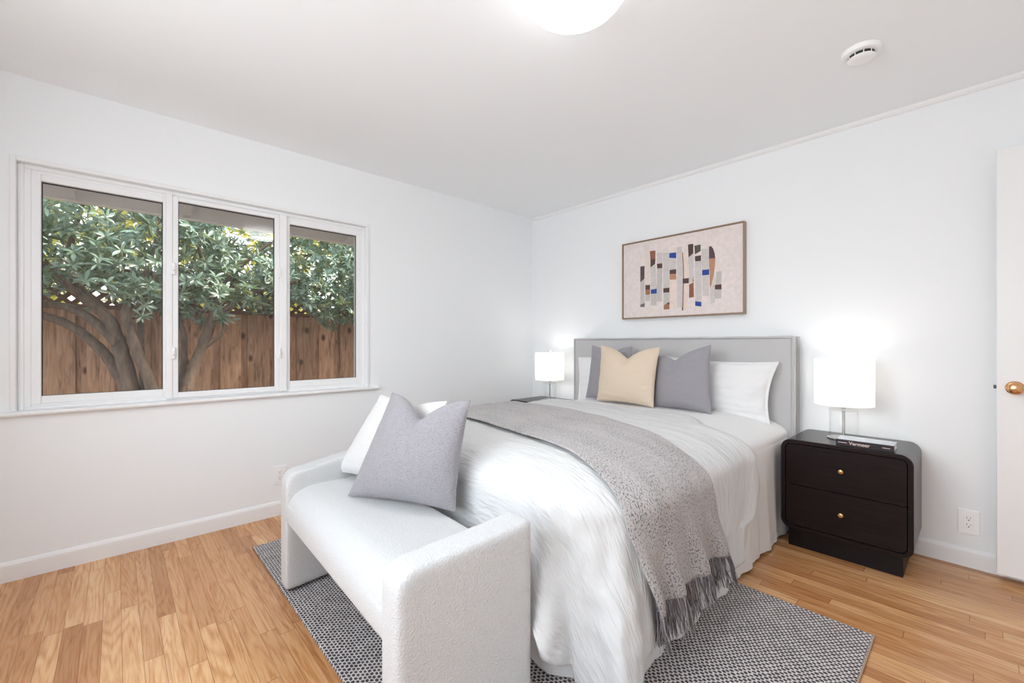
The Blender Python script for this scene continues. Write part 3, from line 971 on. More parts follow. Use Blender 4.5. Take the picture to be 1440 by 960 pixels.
# ------------------------------------------------------------------ duvet
def duvet_fold(p, down, d, S, T, n):
    k_ = sstep(0.02, 0.42, down)
    corner = sstep(0.06, 0.35, p) * (1 - sstep(1.30, 1.54, p))
    pr = S > 1.5
    dn_ = down * (0.35 + 0.65 * sstep(0.0, 0.35, down))
    c = dn_ * (0.05 * (p < 1.2) + 0.40 * np.exp(-((p - 1.03) / 0.13) ** 2) + 0.22 * np.exp(-((p - 0.45) / 0.22) ** 2))
    c = c + k_ * (0.016 * np.sin(p * 15 + 0.2) + 0.008 * np.sin(p * 33 + down * 9))
    side = 0.009 * np.sin(T * 15 + 1.0) + 0.006 * np.sin(T * 31)
    foot = 0.010 * np.sin(S * 14 + 0.5)
    flat = np.where(np.abs(n[..., 0]) > 0.7, side, foot)
    fo = corner * c + k_ * (1 - corner) * flat
    return fo, 0.0 * down


duv = Drape(0.665, 2.418, -2.168, 0.716, 0.36, 0.25, 0.150, 0.07, 0.02, 0.006, duvet_fold)
DA = duv.arc                                          # cloth length from the flat top to the start of the straight drop
HEM = DA + 0.415
S0, S1 = duv.x0 - DA - 0.36, duv.x1 + HEM
T0 = duv.yi - HEM + 0.05
n_, m_ = 260, 250
u = np.linspace(0, 1, n_); v = np.linspace(0, 1, m_)
S, T = np.meshgrid(S0 + (S1 - S0) * u, T0 + (-0.60 - T0) * v, indexing='ij')
# head end: edge runs back a little at the right-hand drop, hem corner rounded
drop = np.clip((S - duv.x1 - DA * 0.55) / (HEM - DA * 0.55), 0, 1)
edge_t = -0.62 - 0.235 * sstep(0.0, 0.5, np.clip((S - 1.95) / 0.55, 0, 1)) + 0.09 * np.sin(np.clip(drop * 1.0, 0, 1) * PI) ** 1.0 * (drop < 0.75) - 0.30 * np.clip(drop - 0.55, 0, 1) ** 1.2
T = T0 + (edge_t - T0) * v[None, :]
# round the cloth's foot corners
cxr = np.clip(S, duv.x0 + duv.rc, duv.x1 - duv.rc); cyr = np.maximum(T, duv.yi + duv.rc)
dx, dy = S - cxr, T - cyr
dd = np.hypot(dx, dy); mx_ = np.maximum(np.abs(dx), np.abs(dy))
sc_ = np.where(dd > 1e-6, mx_ / np.maximum(dd, 1e-6), 1.0)
blend = sc_ * (1 + 0.12 * (1 - np.abs(np.abs(dx) - np.abs(dy)) / np.maximum(mx_, 1e-6)))
pp_ = np.arctan2(np.abs(dy), np.abs(dx) + 1e-9)
blend = blend * (1 - 0.13 * np.exp(-((pp_ - 1.10) / 0.17) ** 2) * sstep(0.30, 0.70, dd))
blend = np.where((np.abs(dx) > 1e-6) & (np.abs(dy) > 1e-6), blend, 1.0)
S_, T_ = cxr + dx * blend, cyr + dy * blend
P = duv(S_, T_)
# soft down filling and small rumples
rum = fnoise(S_, T_, S_ * 0, 3.2, 3.1) * 0.010 + fnoise(S_, T_ * 2.2, S_ * 0, 7.0, 8.0) * 0.005 + fnoise(S_ * 0.8, T_ * 2.6, S_ * 0, 16.0, 1.0) * 0.0015
cz_ = sstep(0.15, 0.5, np.minimum(np.hypot(np.maximum(S_ - (duv.x1 - duv.rc), 0), 0), np.maximum(duv.yi + duv.rc - T_, 0)) + 0.12)
rum = rum + cz_ * (fnoise(S_ + T_, (S_ - T_) * 0.35, S_ * 0, 7.5, 21.0) * 0.014 + fnoise(S_, T_, S_ * 0, 14.0, 33.0) * 0.007)
gx = np.gradient(P, axis=0); gy = np.gradient(P, axis=1)
N = np.cross(gx, gy); N /= np.maximum(np.linalg.norm(N, axis=-1), 1e-9)[..., None]
P = P + N * rum[..., None]
# puffed head edge: turn the cloth edge down
roll = sstep(0.955, 1.0, v)[None, :] * 0.026 - 0.020 * np.exp(-((v - 0.925) / 0.03) ** 2)[None, :] * sstep(1.9, 2.4, S_)
P = P - N * roll[..., None]
P[..., 2] = np.maximum(P[..., 2], 0.03)
DUV_S, DUV_T, DUV_P, DUV_N = S_, T_, P, N
dv = link_mesh('duvet', grid_mesh('duvet', P, np.stack([S_, T_], -1)), M['duvet'])
md = dv.modifiers.new('thick', 'SOLIDIFY'); md.thickness = 0.024; md.offset = -1
bake(dv)
tag(dv, 'fluffy white crinkled duvet spread over the bed and hanging to the floor', 'duvet')


# ------------------------------------------------------------------ throw
def cloth_pt(Sx, Tx, lift):
    """duvet surface at flat coordinates, lifted along its normal"""
    h_ = 1e-3
    P0 = duv(Sx, Tx); Px = duv(Sx + h_, Tx); Py = duv(Sx, Tx + h_)
    N_ = np.cross(Px - P0, Py - P0); N_ /= np.maximum(np.linalg.norm(N_, axis=-1), 1e-12)[..., None]
    return P0 + N_ * (lift if np.ndim(lift) == 0 else lift[..., None]), N_


xr = duv.x1
lo_k = [(xr - 2.0, -1.62), (0.75, -1.70), (1.28, -1.790), (1.70, -1.850), (2.0, -1.905), (xr, -1.925), (xr + 0.30, -2.00), (xr + DA, -2.03), (xr + DA + 0.2, -1.995), (xr + DA + 0.33, -1.96), (xr + DA + 0.5, -1.93)]
up_k = [(xr - 2.0, -0.98), (0.75, -1.02), (0.95, -1.13), (1.40, -1.19), (1.76, -1.235), (xr, -1.36), (xr + 0.30, -1.47), (xr + DA, -1.455), (xr + DA + 0.2, -1.37), (xr + DA + 0.33, -1.29), (xr + DA + 0.5, -1.2)]
TH_END = xr + DA + 0.315
ns, nt = 220, 90
sv = np.linspace(duv.x0 - DA - 0.25, TH_END, ns); vv = np.linspace(0, 1, nt)
lo = np.interp(sv, *zip(*lo_k)); up = np.interp(sv, *zip(*up_k))
ker = np.ones(9) / 9
lo = np.convolve(np.pad(lo, 4, mode='edge'), ker, 'valid'); up = np.convolve(np.pad(up, 4, mode='edge'), ker, 'valid')
Sg = np.repeat(sv[:, None], nt, 1)
Tg = lo[:, None] + (up - lo)[:, None] * vv[None, :]
# the woven end sits a little higher towards the pillows
Sg = Sg - 0.02 * vv[None, :] * sstep(xr, TH_END, Sg)
dn = np.maximum(Sg - (xr + DA), 0)
kf = sstep(0.0, 0.30, dn)
lift = 0.017 + 0.004 * fnoise(Sg, Tg, Sg * 0, 6.0, 5.0) + kf * (0.002 + 0.015 * np.sin(vv[None, :] * 21 + 0.8) + 0.006 * np.sin(vv[None, :] * 43)) + 0.004 * np.sin(Tg * 55 + Sg * 7) * (1 - kf) * 0.3
Pt, Nt = cloth_pt(Sg, Tg, lift)
# close-lying rumple of the duvet below
Pt = Pt + Nt * (fnoise(Sg, Tg, Sg * 0, 3.2, 3.1) * 0.010)[..., None]
UVt = np.stack([Sg, vv[None, :] * 0.72 + Sg * 0], -1)
th = link_mesh('throw_blanket', grid_mesh('throw_blanket', Pt, UVt), M['throw'])
md = th.modifiers.new('thick', 'SOLIDIFY'); md.thickness = 0.007; md.offset = 1
bake(th)
tag(th, 'grey speckled throw blanket with dark fringe laid across the white duvet', 'throw')
# fringe
V, Fc, UV = [], [], []
endP = Pt[-1]; endD = Pt[-1] - Pt[-3]; endD /= np.linalg.norm(endD, axis=1)[:, None]
tang = np.gradient(endP, axis=0); tang /= np.linalg.norm(tang, axis=1)[:, None]
NS = 330
for q in range(NS):
    f_ = (q + rng.random() * 0.8) / NS * (nt - 1); i0 = min(int(f_), nt - 2); fr_ = f_ - i0
    p0 = endP[i0] * (1 - fr_) + endP[i0 + 1] * fr_
    dr_ = endD[i0]; tn_ = tang[i0]; nn_ = Nt[-1, i0]
    Lf = 0.150 + rng.normal() * 0.014
    sway = rng.normal() * 0.10; wob = rng.normal(size=3) * 0.003
    clump = 0.010 * math.sin(q * 0.55)
    r0 = 0.0016 + rng.random() * 0.0010
    ids = []
    K = 6
    uvv = (rng.random(), rng.random())
    for k_ in range(K):
        a = k_ / (K - 1)
        c = p0 - dr_ * 0.004 + Vector(dr_) .__class__(dr_) * 0 if False else p0 + dr_ * (a * Lf - 0.005) + tn_ * (sway * a * Lf * 0.6 + clump * a) + nn_ * (0.004 + 0.006 * math.sin(q * 1.3) * a) + wob * math.sin(a * 5)
        c = np.array(c)
        c[2] = max(c[2], 0.016 + 0.003 * (q % 3))
        r_ = r0 * (1 - 0.45 * a)
        for (ea, eb) in ((1, 0), (-0.5, 0.87), (-0.5, -0.87)):
            V.append(c + tn_ * ea * r_ + nn_ * eb * r_); UV.append(uvv)
        b0 = len(V) - 3
        ids.append(b0)
    for b0, b1 in zip(ids, ids[1:]):
        for e_ in range(3):
            Fc.append((b0 + e_, b0 + (e_ + 1) % 3, b1 + (e_ + 1) % 3, b1 + e_))
fg = link_mesh('fringe', mesh_np('fringe', V, Fc, UV), M['fringe'], th)
fg['kind'] = 'stuff'; fg['label'] = 'dark grey yarn fringe'


# ------------------------------------------------------------------ pillows
def pillow(name, label, cat, mat, BL, BR, TL, TR, thick, chop=0.0, ear=0.05, chop_u=0.0, group=None, seed=0, front=(0, -1, 0), wrinkle=0.004, flange=0.0):
    BL, BR, TL, TR = (np.array(q, float) for q in (BL, BR, TL, TR))
    n = 48
    g_ = np.sin(np.linspace(-PI / 2, PI / 2, n))
    U, W_ = np.meshgrid(g_, g_, indexing='ij')
    # outline: sides bow inwards between pointed corners
    uu = U * (1 - ear * (1 - W_ ** 2) * np.abs(U) ** 2)
    ww = W_ * (1 - ear * (1 - U ** 2) * np.abs(W_) ** 2)
    hgt = np.linalg.norm((TL + TR - BL - BR) / 2)
    ch = chop / hgt * 2 * np.exp(-np.abs((U - chop_u) / 0.36) ** 1.25) * np.clip((W_ + 0.55) / 1.55, 0, 1) ** 2.2
    ww = ww - ch
    a_, b_ = (uu + 1) / 2, (ww + 1) / 2
    base = (BL * ((1 - a_) * (1 - b_))[..., None] + BR * (a_ * (1 - b_))[..., None] + TL * ((1 - a_) * b_)[..., None] + TR * (a_ * b_)[..., None])
    nrm = np.cross(BR - BL, TL - BL); nrm /= np.linalg.norm(nrm)
    if np.dot(nrm, front) < 0: nrm = -nrm
    if flange > 0:
        U2 = np.clip(np.abs(U) / (1 - flange), 0, 1); W2 = np.clip(np.abs(W_) / (1 - flange), 0, 1)
    else:
        U2, W2 = np.abs(U), np.abs(W_)
    h = np.clip((1 - U2 ** 2.2) * (1 - W2 ** 2.2), 0, 1) ** 0.50
    h = h * (1 - 0.10 * W_)
    crease = 1 - 0.45 * (chop > 0) * np.exp(-np.abs((U - chop_u) / 0.16) ** 1.3) * sstep(0.15, 0.95, W_)
    edge = np.clip(1 - h, 0, 1)
    wr = wrinkle * (fnoise(U * 1.0, W_ * 3.0, U * 0 + seed, 2.4, seed) + 0.6 * fnoise(U * 3.2, W_ * 3.2, U * 0 + seed, 3.0, seed + 4)) * (0.4 + edge)
    zf = thick / 2 * h * crease + wr * np.minimum(1, h * 3)
    zb = thick / 2 * h
    Fp = base + nrm * zf[..., None]
    Bp = base - nrm * zb[..., None]
    UVf = np.stack([a_ * np.linalg.norm(BR - BL), b_ * hgt], -1)
    V = np.concatenate([Fp.reshape(-1, 3), Bp.reshape(-1, 3)]); UV = np.concatenate([UVf.reshape(-1, 2), UVf.reshape(-1, 2)])
    i, j = np.meshgrid(np.arange(n - 1), np.arange(n - 1), indexing='ij')
    a = (i * n + j).ravel()
    f1_ = np.stack([a, a + n, a + n + 1, a + 1], 1); f2_ = f1_[:, ::-1] + n * n
    me = mesh_np(name, V, np.concatenate([f1_, f2_]).tolist(), UV)
    bm = bmesh.new(); bm.from_mesh(me); bmesh.ops.remove_doubles(bm, verts=bm.verts, dist=1e-5); bmesh.ops.recalc_face_normals(bm, faces=bm.faces); bm.to_mesh(me); bm.free()
    o = link_mesh(name, me, mat)
    tag(o, label, cat, group)
    # piped seam round the outline
    ring = [base[i_, 0] for i_ in range(n)] + [base[-1, j_] for j_ in range(1, n)] + [base[i_, -1] for i_ in range(n - 2, -1, -1)] + [base[0, j_] for j_ in range(n - 2, -1, -1)]
    sb = B(); sb.tube([Vector(q) for q in ring], 0.0028, 6)
    sb.build('seam', mat, o, True)
    return o


pillow('sleeping_pillow', 'white sleeping pillow against the right half of the headboard', 'pillow', M['white_cotton'],
       (1.56, -0.235, 0.685), (2.300, -0.235, 0.612), (1.58, -0.200, 1.050), (2.335, -0.205, 1.030), 0.13, 0.0, 0.105, seed=1, flange=0.05, wrinkle=0.012)
pillow('sleeping_pillow', 'white sleeping pillow against the left half of the headboard, mostly hidden', 'pillow', M['white_cotton'],
       (0.775, -0.225, 0.620), (1.48, -0.235, 0.685), (0.765, -0.200, 1.020), (1.46, -0.195, 1.060), 0.12, 0.0, 0.045, seed=2, flange=0.07, wrinkle=0.009)
pillow('throw_pillow', 'grey linen throw pillow on the bed behind the beige one', 'throw pillow', M['grey_linen'],
       (0.965, -0.355, 0.696), (1.395, -0.335, 0.698), (1.015, -0.335, 1.130), (1.375, -0.315, 1.125), 0.10, 0.08, 0.06, seed=3)
pillow('throw_pillow', 'grey linen throw pillow on the bed right of the beige one', 'throw pillow', M['grey_linen'],
       (1.585, -0.385, 0.699), (2.015, -0.430, 0.694), (1.590, -0.340, 1.060), (1.992, -0.380, 1.135), 0.13, 0.055, 0.06, -0.25, seed=4)
pillow('throw_pillow', 'beige throw pillow in front of the two grey ones on the bed', 'throw pillow', M['beige_linen'],
       (1.165, -0.475, 0.704), (1.640, -0.475, 0.702), (1.165, -0.420, 1.130), (1.655, -0.415, 1.118), 0.15, 0.085, 0.06, seed=5, wrinkle=0.005)
pillow('throw_pillow', 'grey boucle throw pillow in front of the white one on the bench', 'throw pillow', M['boucle_grey'],
       (1.345, -2.490, 0.497), (1.795, -2.255, 0.497), (1.375, -2.300, 0.925), (1.825, -2.205, 0.925), 0.17, 0.095, 0.06, 0.0, seed=6, front=(0.4, -1, 0.2), wrinkle=0.003)
pillow('throw_pillow', 'white teddy throw pillow behind the grey one on the bench', 'throw pillow', M['boucle_white_pillow'],
       (0.985, -2.405, 0.505), (1.430, -2.265, 0.503), (1.080, -2.215, 0.880), (1.610, -2.165, 0.895), 0.13, 0.06, 0.05, 0.0, seed=7, front=(0.4, -1, 0.2), wrinkle=0.003)


# ================================================================== BENCH
BX, BY, BA = 0.955, -2.655, math.radians(-1.9)
bench = thing('bench', 'white boucle bench with rounded arms at the foot of the bed', 'bench', (BX + 0.6, BY + 0.2, 0))
ROT = Matrix.Translation((BX, BY, 0)) @ Matrix.Rotation(BA, 4, 'Z')
BL_, BD_, ARM_T = 1.215, 0.425, 0.105


def soft(b_, name, voxel, iters, deform, mat):
    bmesh.ops.recalc_face_normals(b_.bm, faces=b_.bm.faces)
    me = bpy.data.meshes.new(name); b_.bm.to_mesh(me); b_.bm.free()
    o = bpy.data.objects.new(name, me); COL.objects.link(o)
    r_ = o.modifiers.new('r', 'REMESH'); r_.mode = 'VOXEL'; r_.voxel_size = voxel; r_.use_smooth_shade = True
    s_ = o.modifiers.new('s', 'SMOOTH'); s_.factor = 0.5; s_.iterations = iters
    bake(o)
    n = len(o.data.vertices); co = np.empty(n * 3); o.data.vertices.foreach_get('co', co); co = deform(co.reshape(-1, 3))
    R = np.array(ROT); co = co @ R[:3, :3].T + R[:3, 3]
    me2 = o.data.copy(); me2.materials.clear(); me2.vertices.foreach_set('co', co.ravel())
    bpy.data.objects.remove(o)
    return link_mesh(name, me2, mat, bench)


def arm_outline():
    pts = [(0.0, 0.025), (BD_, 0.025), (BD_, 0.592)]
    pts += [(BD_ - 0.012 + 0.012 * math.cos(a), 0.596 + 0.010 * math.sin(a)) for a in np.linspace(0.2, PI / 2, 5)]
    pts += [(0.30, 0.588), (0.20, 0.576), (0.12, 0.567)]
    pts += [(0.055 + 0.055 * math.cos(a), 0.505 + 0.055 * math.sin(a)) for a in np.linspace(PI / 2 + 0.1, PI, 10)]
    return pts


def flare(sign, amt):
    def f(co):
        co = co.copy()
        t_ = np.clip(co[:, 1] / BD_, 0, 1.1)
        co[:, 0] += sign * amt * (t_ ** 1.3)
        return co
    return f


for x0, sgn, amt in ((0.0, -1, 0.075), (BL_ - ARM_T, 1, 0.055)):
    b = B(); b.prism([Vector((x0, y, z)) for y, z in arm_outline()], (ARM_T, 0, 0))
    bmesh.ops.bevel(b.bm, geom=[e_ for e_ in b.bm.edges if len(e_.link_faces) == 2 and e_.calc_face_angle(0) > 1.2], offset=0.046, segments=6, profile=0.5, affect='EDGES')
    soft(b, 'arm', 0.008, 30, flare(sgn, amt), M['boucle'])
# seat block: rolled front edge, slightly crowned top
b = B()
so = [(0.012, 0.335), (0.03, 0.312), (0.06, 0.305), (BD_ - 0.005, 0.305), (BD_ - 0.005, 0.475)]
so += [(0.13 + 0.0, 0.492)] + [(0.105 + 0.105 * math.cos(a), 0.385 + 0.105 * math.sin(a)) for a in np.linspace(PI / 2 + 0.1, PI, 12)]
so[0] = (0.002, 0.34)
b.prism([Vector((ARM_T - 0.05, y, z)) for y, z in so], (BL_ - 2 * ARM_T + 0.10, 0, 0))


def crown(co):
    co = co.copy()
    xm = BL_ / 2
    k_ = 1 - np.clip(np.abs(co[:, 0] - xm) / (xm - 0.08), 0, 1) ** 4
    co[:, 2] += np.where(co[:, 2] > 0.42, 0.010 * (k_ - 1), 0)
    t_ = np.clip(co[:, 1] / BD_, 0, 1.1)
    w_ = (co[:, 0] - xm) / xm
    co[:, 0] += np.where(w_ < 0, 0.075, 0.055) * np.sign(w_) * np.abs(w_) ** 2 * t_ ** 1.3
    return co


soft(b, 'seat', 0.009, 10, crown, M['boucle'])
for fx, fy in ((0.05, 0.03), (BL_ - 0.05, 0.03), (0.01, BD_ - 0.04), (BL_ - 0.01, BD_ - 0.04)):
    p_ = ROT @ Vector((fx, fy, 0))
    zf = 0.0 if p_.y < -2.64 else 0.0115
    B().lathe([(0.016, zf), (0.018, 0.034)], p_.x, p_.y, 'Z', 16).build('foot', M['black'], bench, True, sharp=40)


# ================================================================== NIGHTSTANDS
def make_nightstand(x0, label):
    W_, D0, D1, Z0, Z1 = 0.556, -0.432, -0.018, 0.108, 0.608
    t = thing('nightstand', label, 'nightstand', (x0 + W_ / 2, -0.225, 0), 'dark nightstands')
    x1 = x0 + W_
    outer = rounded(x0, x1, Z0, Z1, 0.052, 10)
    inner = rounded(x0 + 0.021, x1 - 0.021, Z0 + 0.021, Z1 - 0.021, 0.031, 10)
    b = B(); bm = b.bm
    n = len(outer)
    e1 = 0.003
    o_in = rounded(x0 + e1, x1 - e1, Z0 + e1, Z1 - e1, 0.049, 10)
    rings = [[bm.verts.new((x, y, z)) for x, z in pr] for pr, y in ((inner, D0 + 0.40), (inner, D0), (o_in, D0), (outer, D0 + e1), (outer, D1))]
    for q, (a, c) in enumerate(zip(rings, rings[1:])):
        for i in range(n):
            bm.faces.new((a[i], a[(i + 1) % n], c[(i + 1) % n], c[i])).material_index = 1 if q < 2 else 0
    bm.faces.new(rings[0]); bm.faces.new(rings[-1])
    b.build('cabinet_body', [M['espresso'], M['espresso_drawer']], t, True, sharp=35)
    # drawers
    zm = (Z0 + Z1) / 2
    for zlo, zhi, rr in ((zm + 0.002, Z1 - 0.025, [0.002, 0.002, 0.028, 0.028]), (Z0 + 0.025, zm - 0.002, [0.028, 0.028, 0.002, 0.002])):
        pts = rounded(x0 + 0.025, x1 - 0.025, zlo, zhi, rr, 8)
        b = B(); b.prism([Vector((x, D0 + 0.004, z)) for x, z in pts], (0, 0.34, 0))
        d = b.build('drawer', M['espresso_drawer'], t, False)
        k_ = B(); k_.lathe([(0.0052, 0.0), (0.0052, 0.010), (0.010, 0.014), (0.0125, 0.019), (0.0125, 0.023), (0.010, 0.027), (0.005, 0.0285)], (x0 + x1) / 2, D0 + 0.004, '-Y', 24, (zlo + zhi) / 2 + 0.006)
        k_.build('knob', M['brass'], d, True, sharp=60)
    B().box(x0 + 0.028, x1 - 0.042, -0.393, -0.06, 0.0, Z0 + 0.002, 0.002).build('plinth', M['espresso_frame'], t)
    return t


ns_r = make_nightstand(2.406, 'dark brown two-drawer nightstand right of the bed, holding lamp and book')
ns_l = copy_tree(ns_r)
ns_l.location.x -= 2.305
ns_l['label'] = 'dark nightstand in the corner left of the bed, almost hidden by the duvet'


# ================================================================== BEDSIDE LAMPS
def make_lamp(cx, cy, z0, label):
    t = thing('table_lamp', label, 'lamp', (cx, cy, z0), 'bedside lamps')
    b = B(); b.lathe([(0.074, 0.0), (0.076, 0.002), (0.076, 0.005), (0.074, 0.0065)], cx, cy, 'Z', 48, z0); b.build('base', M['nickel'], t, True, sharp=40)
    b = B(); b.lathe([(0.0665, 0.013), (0.0665, 0.160), (0.0655, 0.163), (0.0620, 0.163), (0.0620, 0.017)][:4], cx, cy, 'Z', 56, z0)
    # hollow glass cylinder
    b.bm.free(); b = B(); bm = b.bm
    prof = [(0.0665, 0.0072), (0.0665, 0.158), (0.0655, 0.160), (0.0635, 0.160), (0.0630, 0.158), (0.0630, 0.0072)]
    rr = [[bm.verts.new((cx + r * math.cos(2 * PI * i / 56), cy + r * math.sin(2 * PI * i / 56), z0 + h)) for i in range(56)] for r, h in prof]
    for a, c in zip(rr, rr[1:] + rr[:1]):
        for i in range(56):
            bm.faces.new((a[i], a[(i + 1) % 56], c[(i + 1) % 56], c[i]))
    b.build('glass_cylinder', M['lamp_glass'], t, True, sharp=50)
    b = B(); b.lathe([(0.0660, 0.1605), (0.0670, 0.162), (0.0670, 0.167), (0.0640, 0.168)], cx, cy, 'Z', 48, z0); b.build('glass_lid', M['lamp_glass'], t, True, sharp=40)
    b = B(); b.lathe([(0.0075, 0.0065), (0.0075, 0.1600)], cx, cy, 'Z', 20, z0)
    b.lathe([(0.010, 0.169), (0.010, 0.200), (0.006, 0.201), (0.006, 0.235)], cx, cy, 'Z', 20, z0)
    b.build('stem', M['nickel'], t, True, sharp=40)
    b = B(); bm = b.bm
    R, h0, h1 = 0.1375, 0.192, 0.448
    prof = [(R, h0), (R, h0 + 0.004), (R - 0.0005, h0 + 0.005), (R - 0.0005, h1 - 0.005), (R, h1 - 0.004), (R, h1), (R - 0.003, h1), (R - 0.003, h0)]
    rr = [[bm.verts.new((cx + r * math.cos(2 * PI * i / 72), cy + r * math.sin(2 * PI * i / 72), z0 + h)) for i in range(72)] for r, h in prof]
    for a, c in zip(rr, rr[1:] + rr[:1]):
        for i in range(72):
            bm.faces.new((a[i], a[(i + 1) % 72], c[(i + 1) % 72], c[i]))
    b.build('lamp_shade', M['shade'], t, True, sharp=40)
    b = B()
    for i in range(3):
        a = 2 * PI * i / 3 + 0.4
        b.tube([(cx, cy, z0 + h1 - 0.012), (cx + 0.1345 * math.cos(a), cy + 0.1345 * math.sin(a), z0 + h1 - 0.006)], 0.0016, 6)
    for sg in (-1, 1):
        b.tube([(cx + sg * 0.010, cy, z0 + 0.235)] + [(cx + sg * 0.05 * math.sin(a), cy, z0 + 0.25 + 0.18 * a / PI) for a in np.linspace(0.25, PI, 9)], 0.0015, 6)
    b.build('harp', M['nickel'], t, True)
    b = B(); b.lathe([(0.004, h1 - 0.012), (0.004, h1 + 0.004)], cx, cy, 'Z', 12, z0); b.box(cx - 0.011, cx + 0.011, cy - 0.011, cy + 0.011, z0 + h1 + 0.003, z0 + h1 + 0.024, 0.003)
    b.build('finial', M['acrylic'], t)
    b = B(); b.lathe([(0.012, 0.236), (0.014, 0.250), (0.026, 0.285), (0.030, 0.305), (0.026, 0.328), (0.012, 0.342)], cx, cy, 'Z', 24, z0)
    b.build('bulb', M['bulb'], t, True)
    return t


LZ = 0.6085
make_lamp_r = make_lamp(2.655, -0.205, LZ, 'lit bedside lamp with white drum shade and glass base, right of the bed')
lamp_l = copy_tree(make_lamp_r)
lamp_l.location.x = 0.428; lamp_l.location.y = -0.21
lamp_l['label'] = 'lit bedside lamp with white drum shade in the corner, left of the bed'
for lx, ly in ((2.655, -0.205), (0.428, -0.21)):
    lamp('bedside_bulb', 'POINT', (lx, ly, LZ + 0.372), BED_LAMP_W, (1, 0.965, 0.92), shadow_soft_size=0.022)

# ------------------------------------------------------------------ book on the right nightstand
bk = thing('book', 'dark-spined hardcover book lying on the right nightstand before the lamp', 'book', (2.772, -0.34, 0.6085))
bx0, bx1, by0, by1, bz = 2.657, 2.890, -0.415, -0.285, 0.6088
b = B(); b.mi = 0
b.box(bx0, bx1, by0, by0 + 0.004, bz, bz + 0.033, 0.0012); b.mi = 1
b.box(bx0, bx1, by0 + 0.003, by1, bz, bz + 0.003, 0.001); b.box(bx0, bx1, by0 + 0.003, by1, bz + 0.030, bz + 0.033, 0.001)
b.build('cover', [M['book_spine'], M['book_cover']], bk)
B().box(bx0 + 0.004, bx1 - 0.004, by0 + 0.003, by1 - 0.004, bz + 0.0028, bz + 0.0302).build('pages', M['paper'], bk)
cu = bpy.data.curves.new('title', 'FONT'); cu.body = 'Vermeer'; cu.size = 0.0235; cu.align_x = 'CENTER'; cu.align_y = 'CENTER'; cu.extrude = 0.0003; cu.offset = 0.0003
to = bpy.data.objects.new('title', cu); COL.objects.link(to)
to.rotation_euler = (PI / 2, 0, 0); to.location = (bx0 + 0.098, by0 - 0.0003, bz + 0.0165)
dg = bpy.context.evaluated_depsgraph_get()
me = bpy.data.meshes.new_from_object(to.evaluated_get(dg)); me.transform(to.matrix_basis)
bpy.data.objects.remove(to)
link_mesh('title', me, M['title'], bk, False)
b = B()
for xa, xb, zc in ((0.010, 0.048, 0.017), (0.188, 0.218, 0.017)):
    B().box(bx0 + xa, bx0 + xb, by0 - 0.0004, by0 + 0.0002, bz + zc - 0.0014, bz + zc + 0.0014).build('spine_line', M['title'], bk)


# ================================================================== PICTURE
pic = thing('framed_picture', 'wide framed abstract picture of coloured strips above the headboard', 'picture', (1.594, 0, 1.35))
b = B()
fx0, fx1, fz0, fz1 = 1.108, 2.079, 1.350, 1.990
for x0, x1, z0, z1 in ((fx0, fx0 + 0.009, fz0, fz1), (fx1 - 0.009, fx1, fz0, fz1), (fx0 + 0.009, fx1 - 0.009, fz0, fz0 + 0.009), (fx0 + 0.009, fx1 - 0.009, fz1 - 0.009, fz1)):
    b.box(x0, x1, -0.044, -0.001, z0, z1, 0.001)
b.build('picture_frame', M['art_frame'], pic)
mats = [M['art_ground']]
names = sorted(set(c for c, _ in ART))
mats += [M['art_' + c] for c in names]
b = B(); b.box(fx0 + 0.011, fx1 - 0.011, -0.035, -0.004, fz0 + 0.011, fz1 - 0.011, 0)
for i, (c, pts) in enumerate(ART):
    b.mi = 1 + names.index(c)
    b.prism([Vector((1.594 + x, -0.0352 - 0.00001 * i, 1.67 + z)) for x, z in pts], (0, 0.0004, 0))
b.build('canvas', mats, pic)


# ================================================================== OUTSIDE THE WINDOW
b = B(); b.poly([(-9, -9, -0.25), (-WT, -9, -0.25), (-WT, 5, -0.25), (-9, 5, -0.25)])
structure(b.build('ground', M['soil']))
# roof overhang: sloped boards, drip edge and rafter tails
b = B()
ex0, ez0, ex1, ez1 = -0.76, 2.062, -WT, 2.30
b.prism([Vector((ex0, -6, ez0)), Vector((ex1, -6, ez1)), Vector((ex1, -6, ez1 + 0.03)), Vector((ex0, -6, ez0 + 0.03))], (0, 9, 0))
eave = structure(b.build('roof_eave', M['eave']))
B().box(ex0 - 0.022, ex0, -6, 3, ez0 - 0.012, ez0 + 0.09, 0.002).build('fascia', M['fascia'], eave)
for yy in (-4.65, -4.04, -3.43, -2.85, -2.26, -1.675, -1.07, -0.47):
    b = B()
    b.prism([Vector((ex0 + 0.02, yy - 0.022, ez0 + 0.004)), Vector((ex1, yy - 0.022, ez1)), Vector((ex1, yy - 0.022, ez1 - 0.10)), Vector((ex0 + 0.14, yy - 0.022, ez0 - 0.010)), Vector((ex0 + 0.02, yy - 0.022, ez0 - 0.004))], (0, 0.044, 0))
    b.build('rafter', M['eave'], eave)

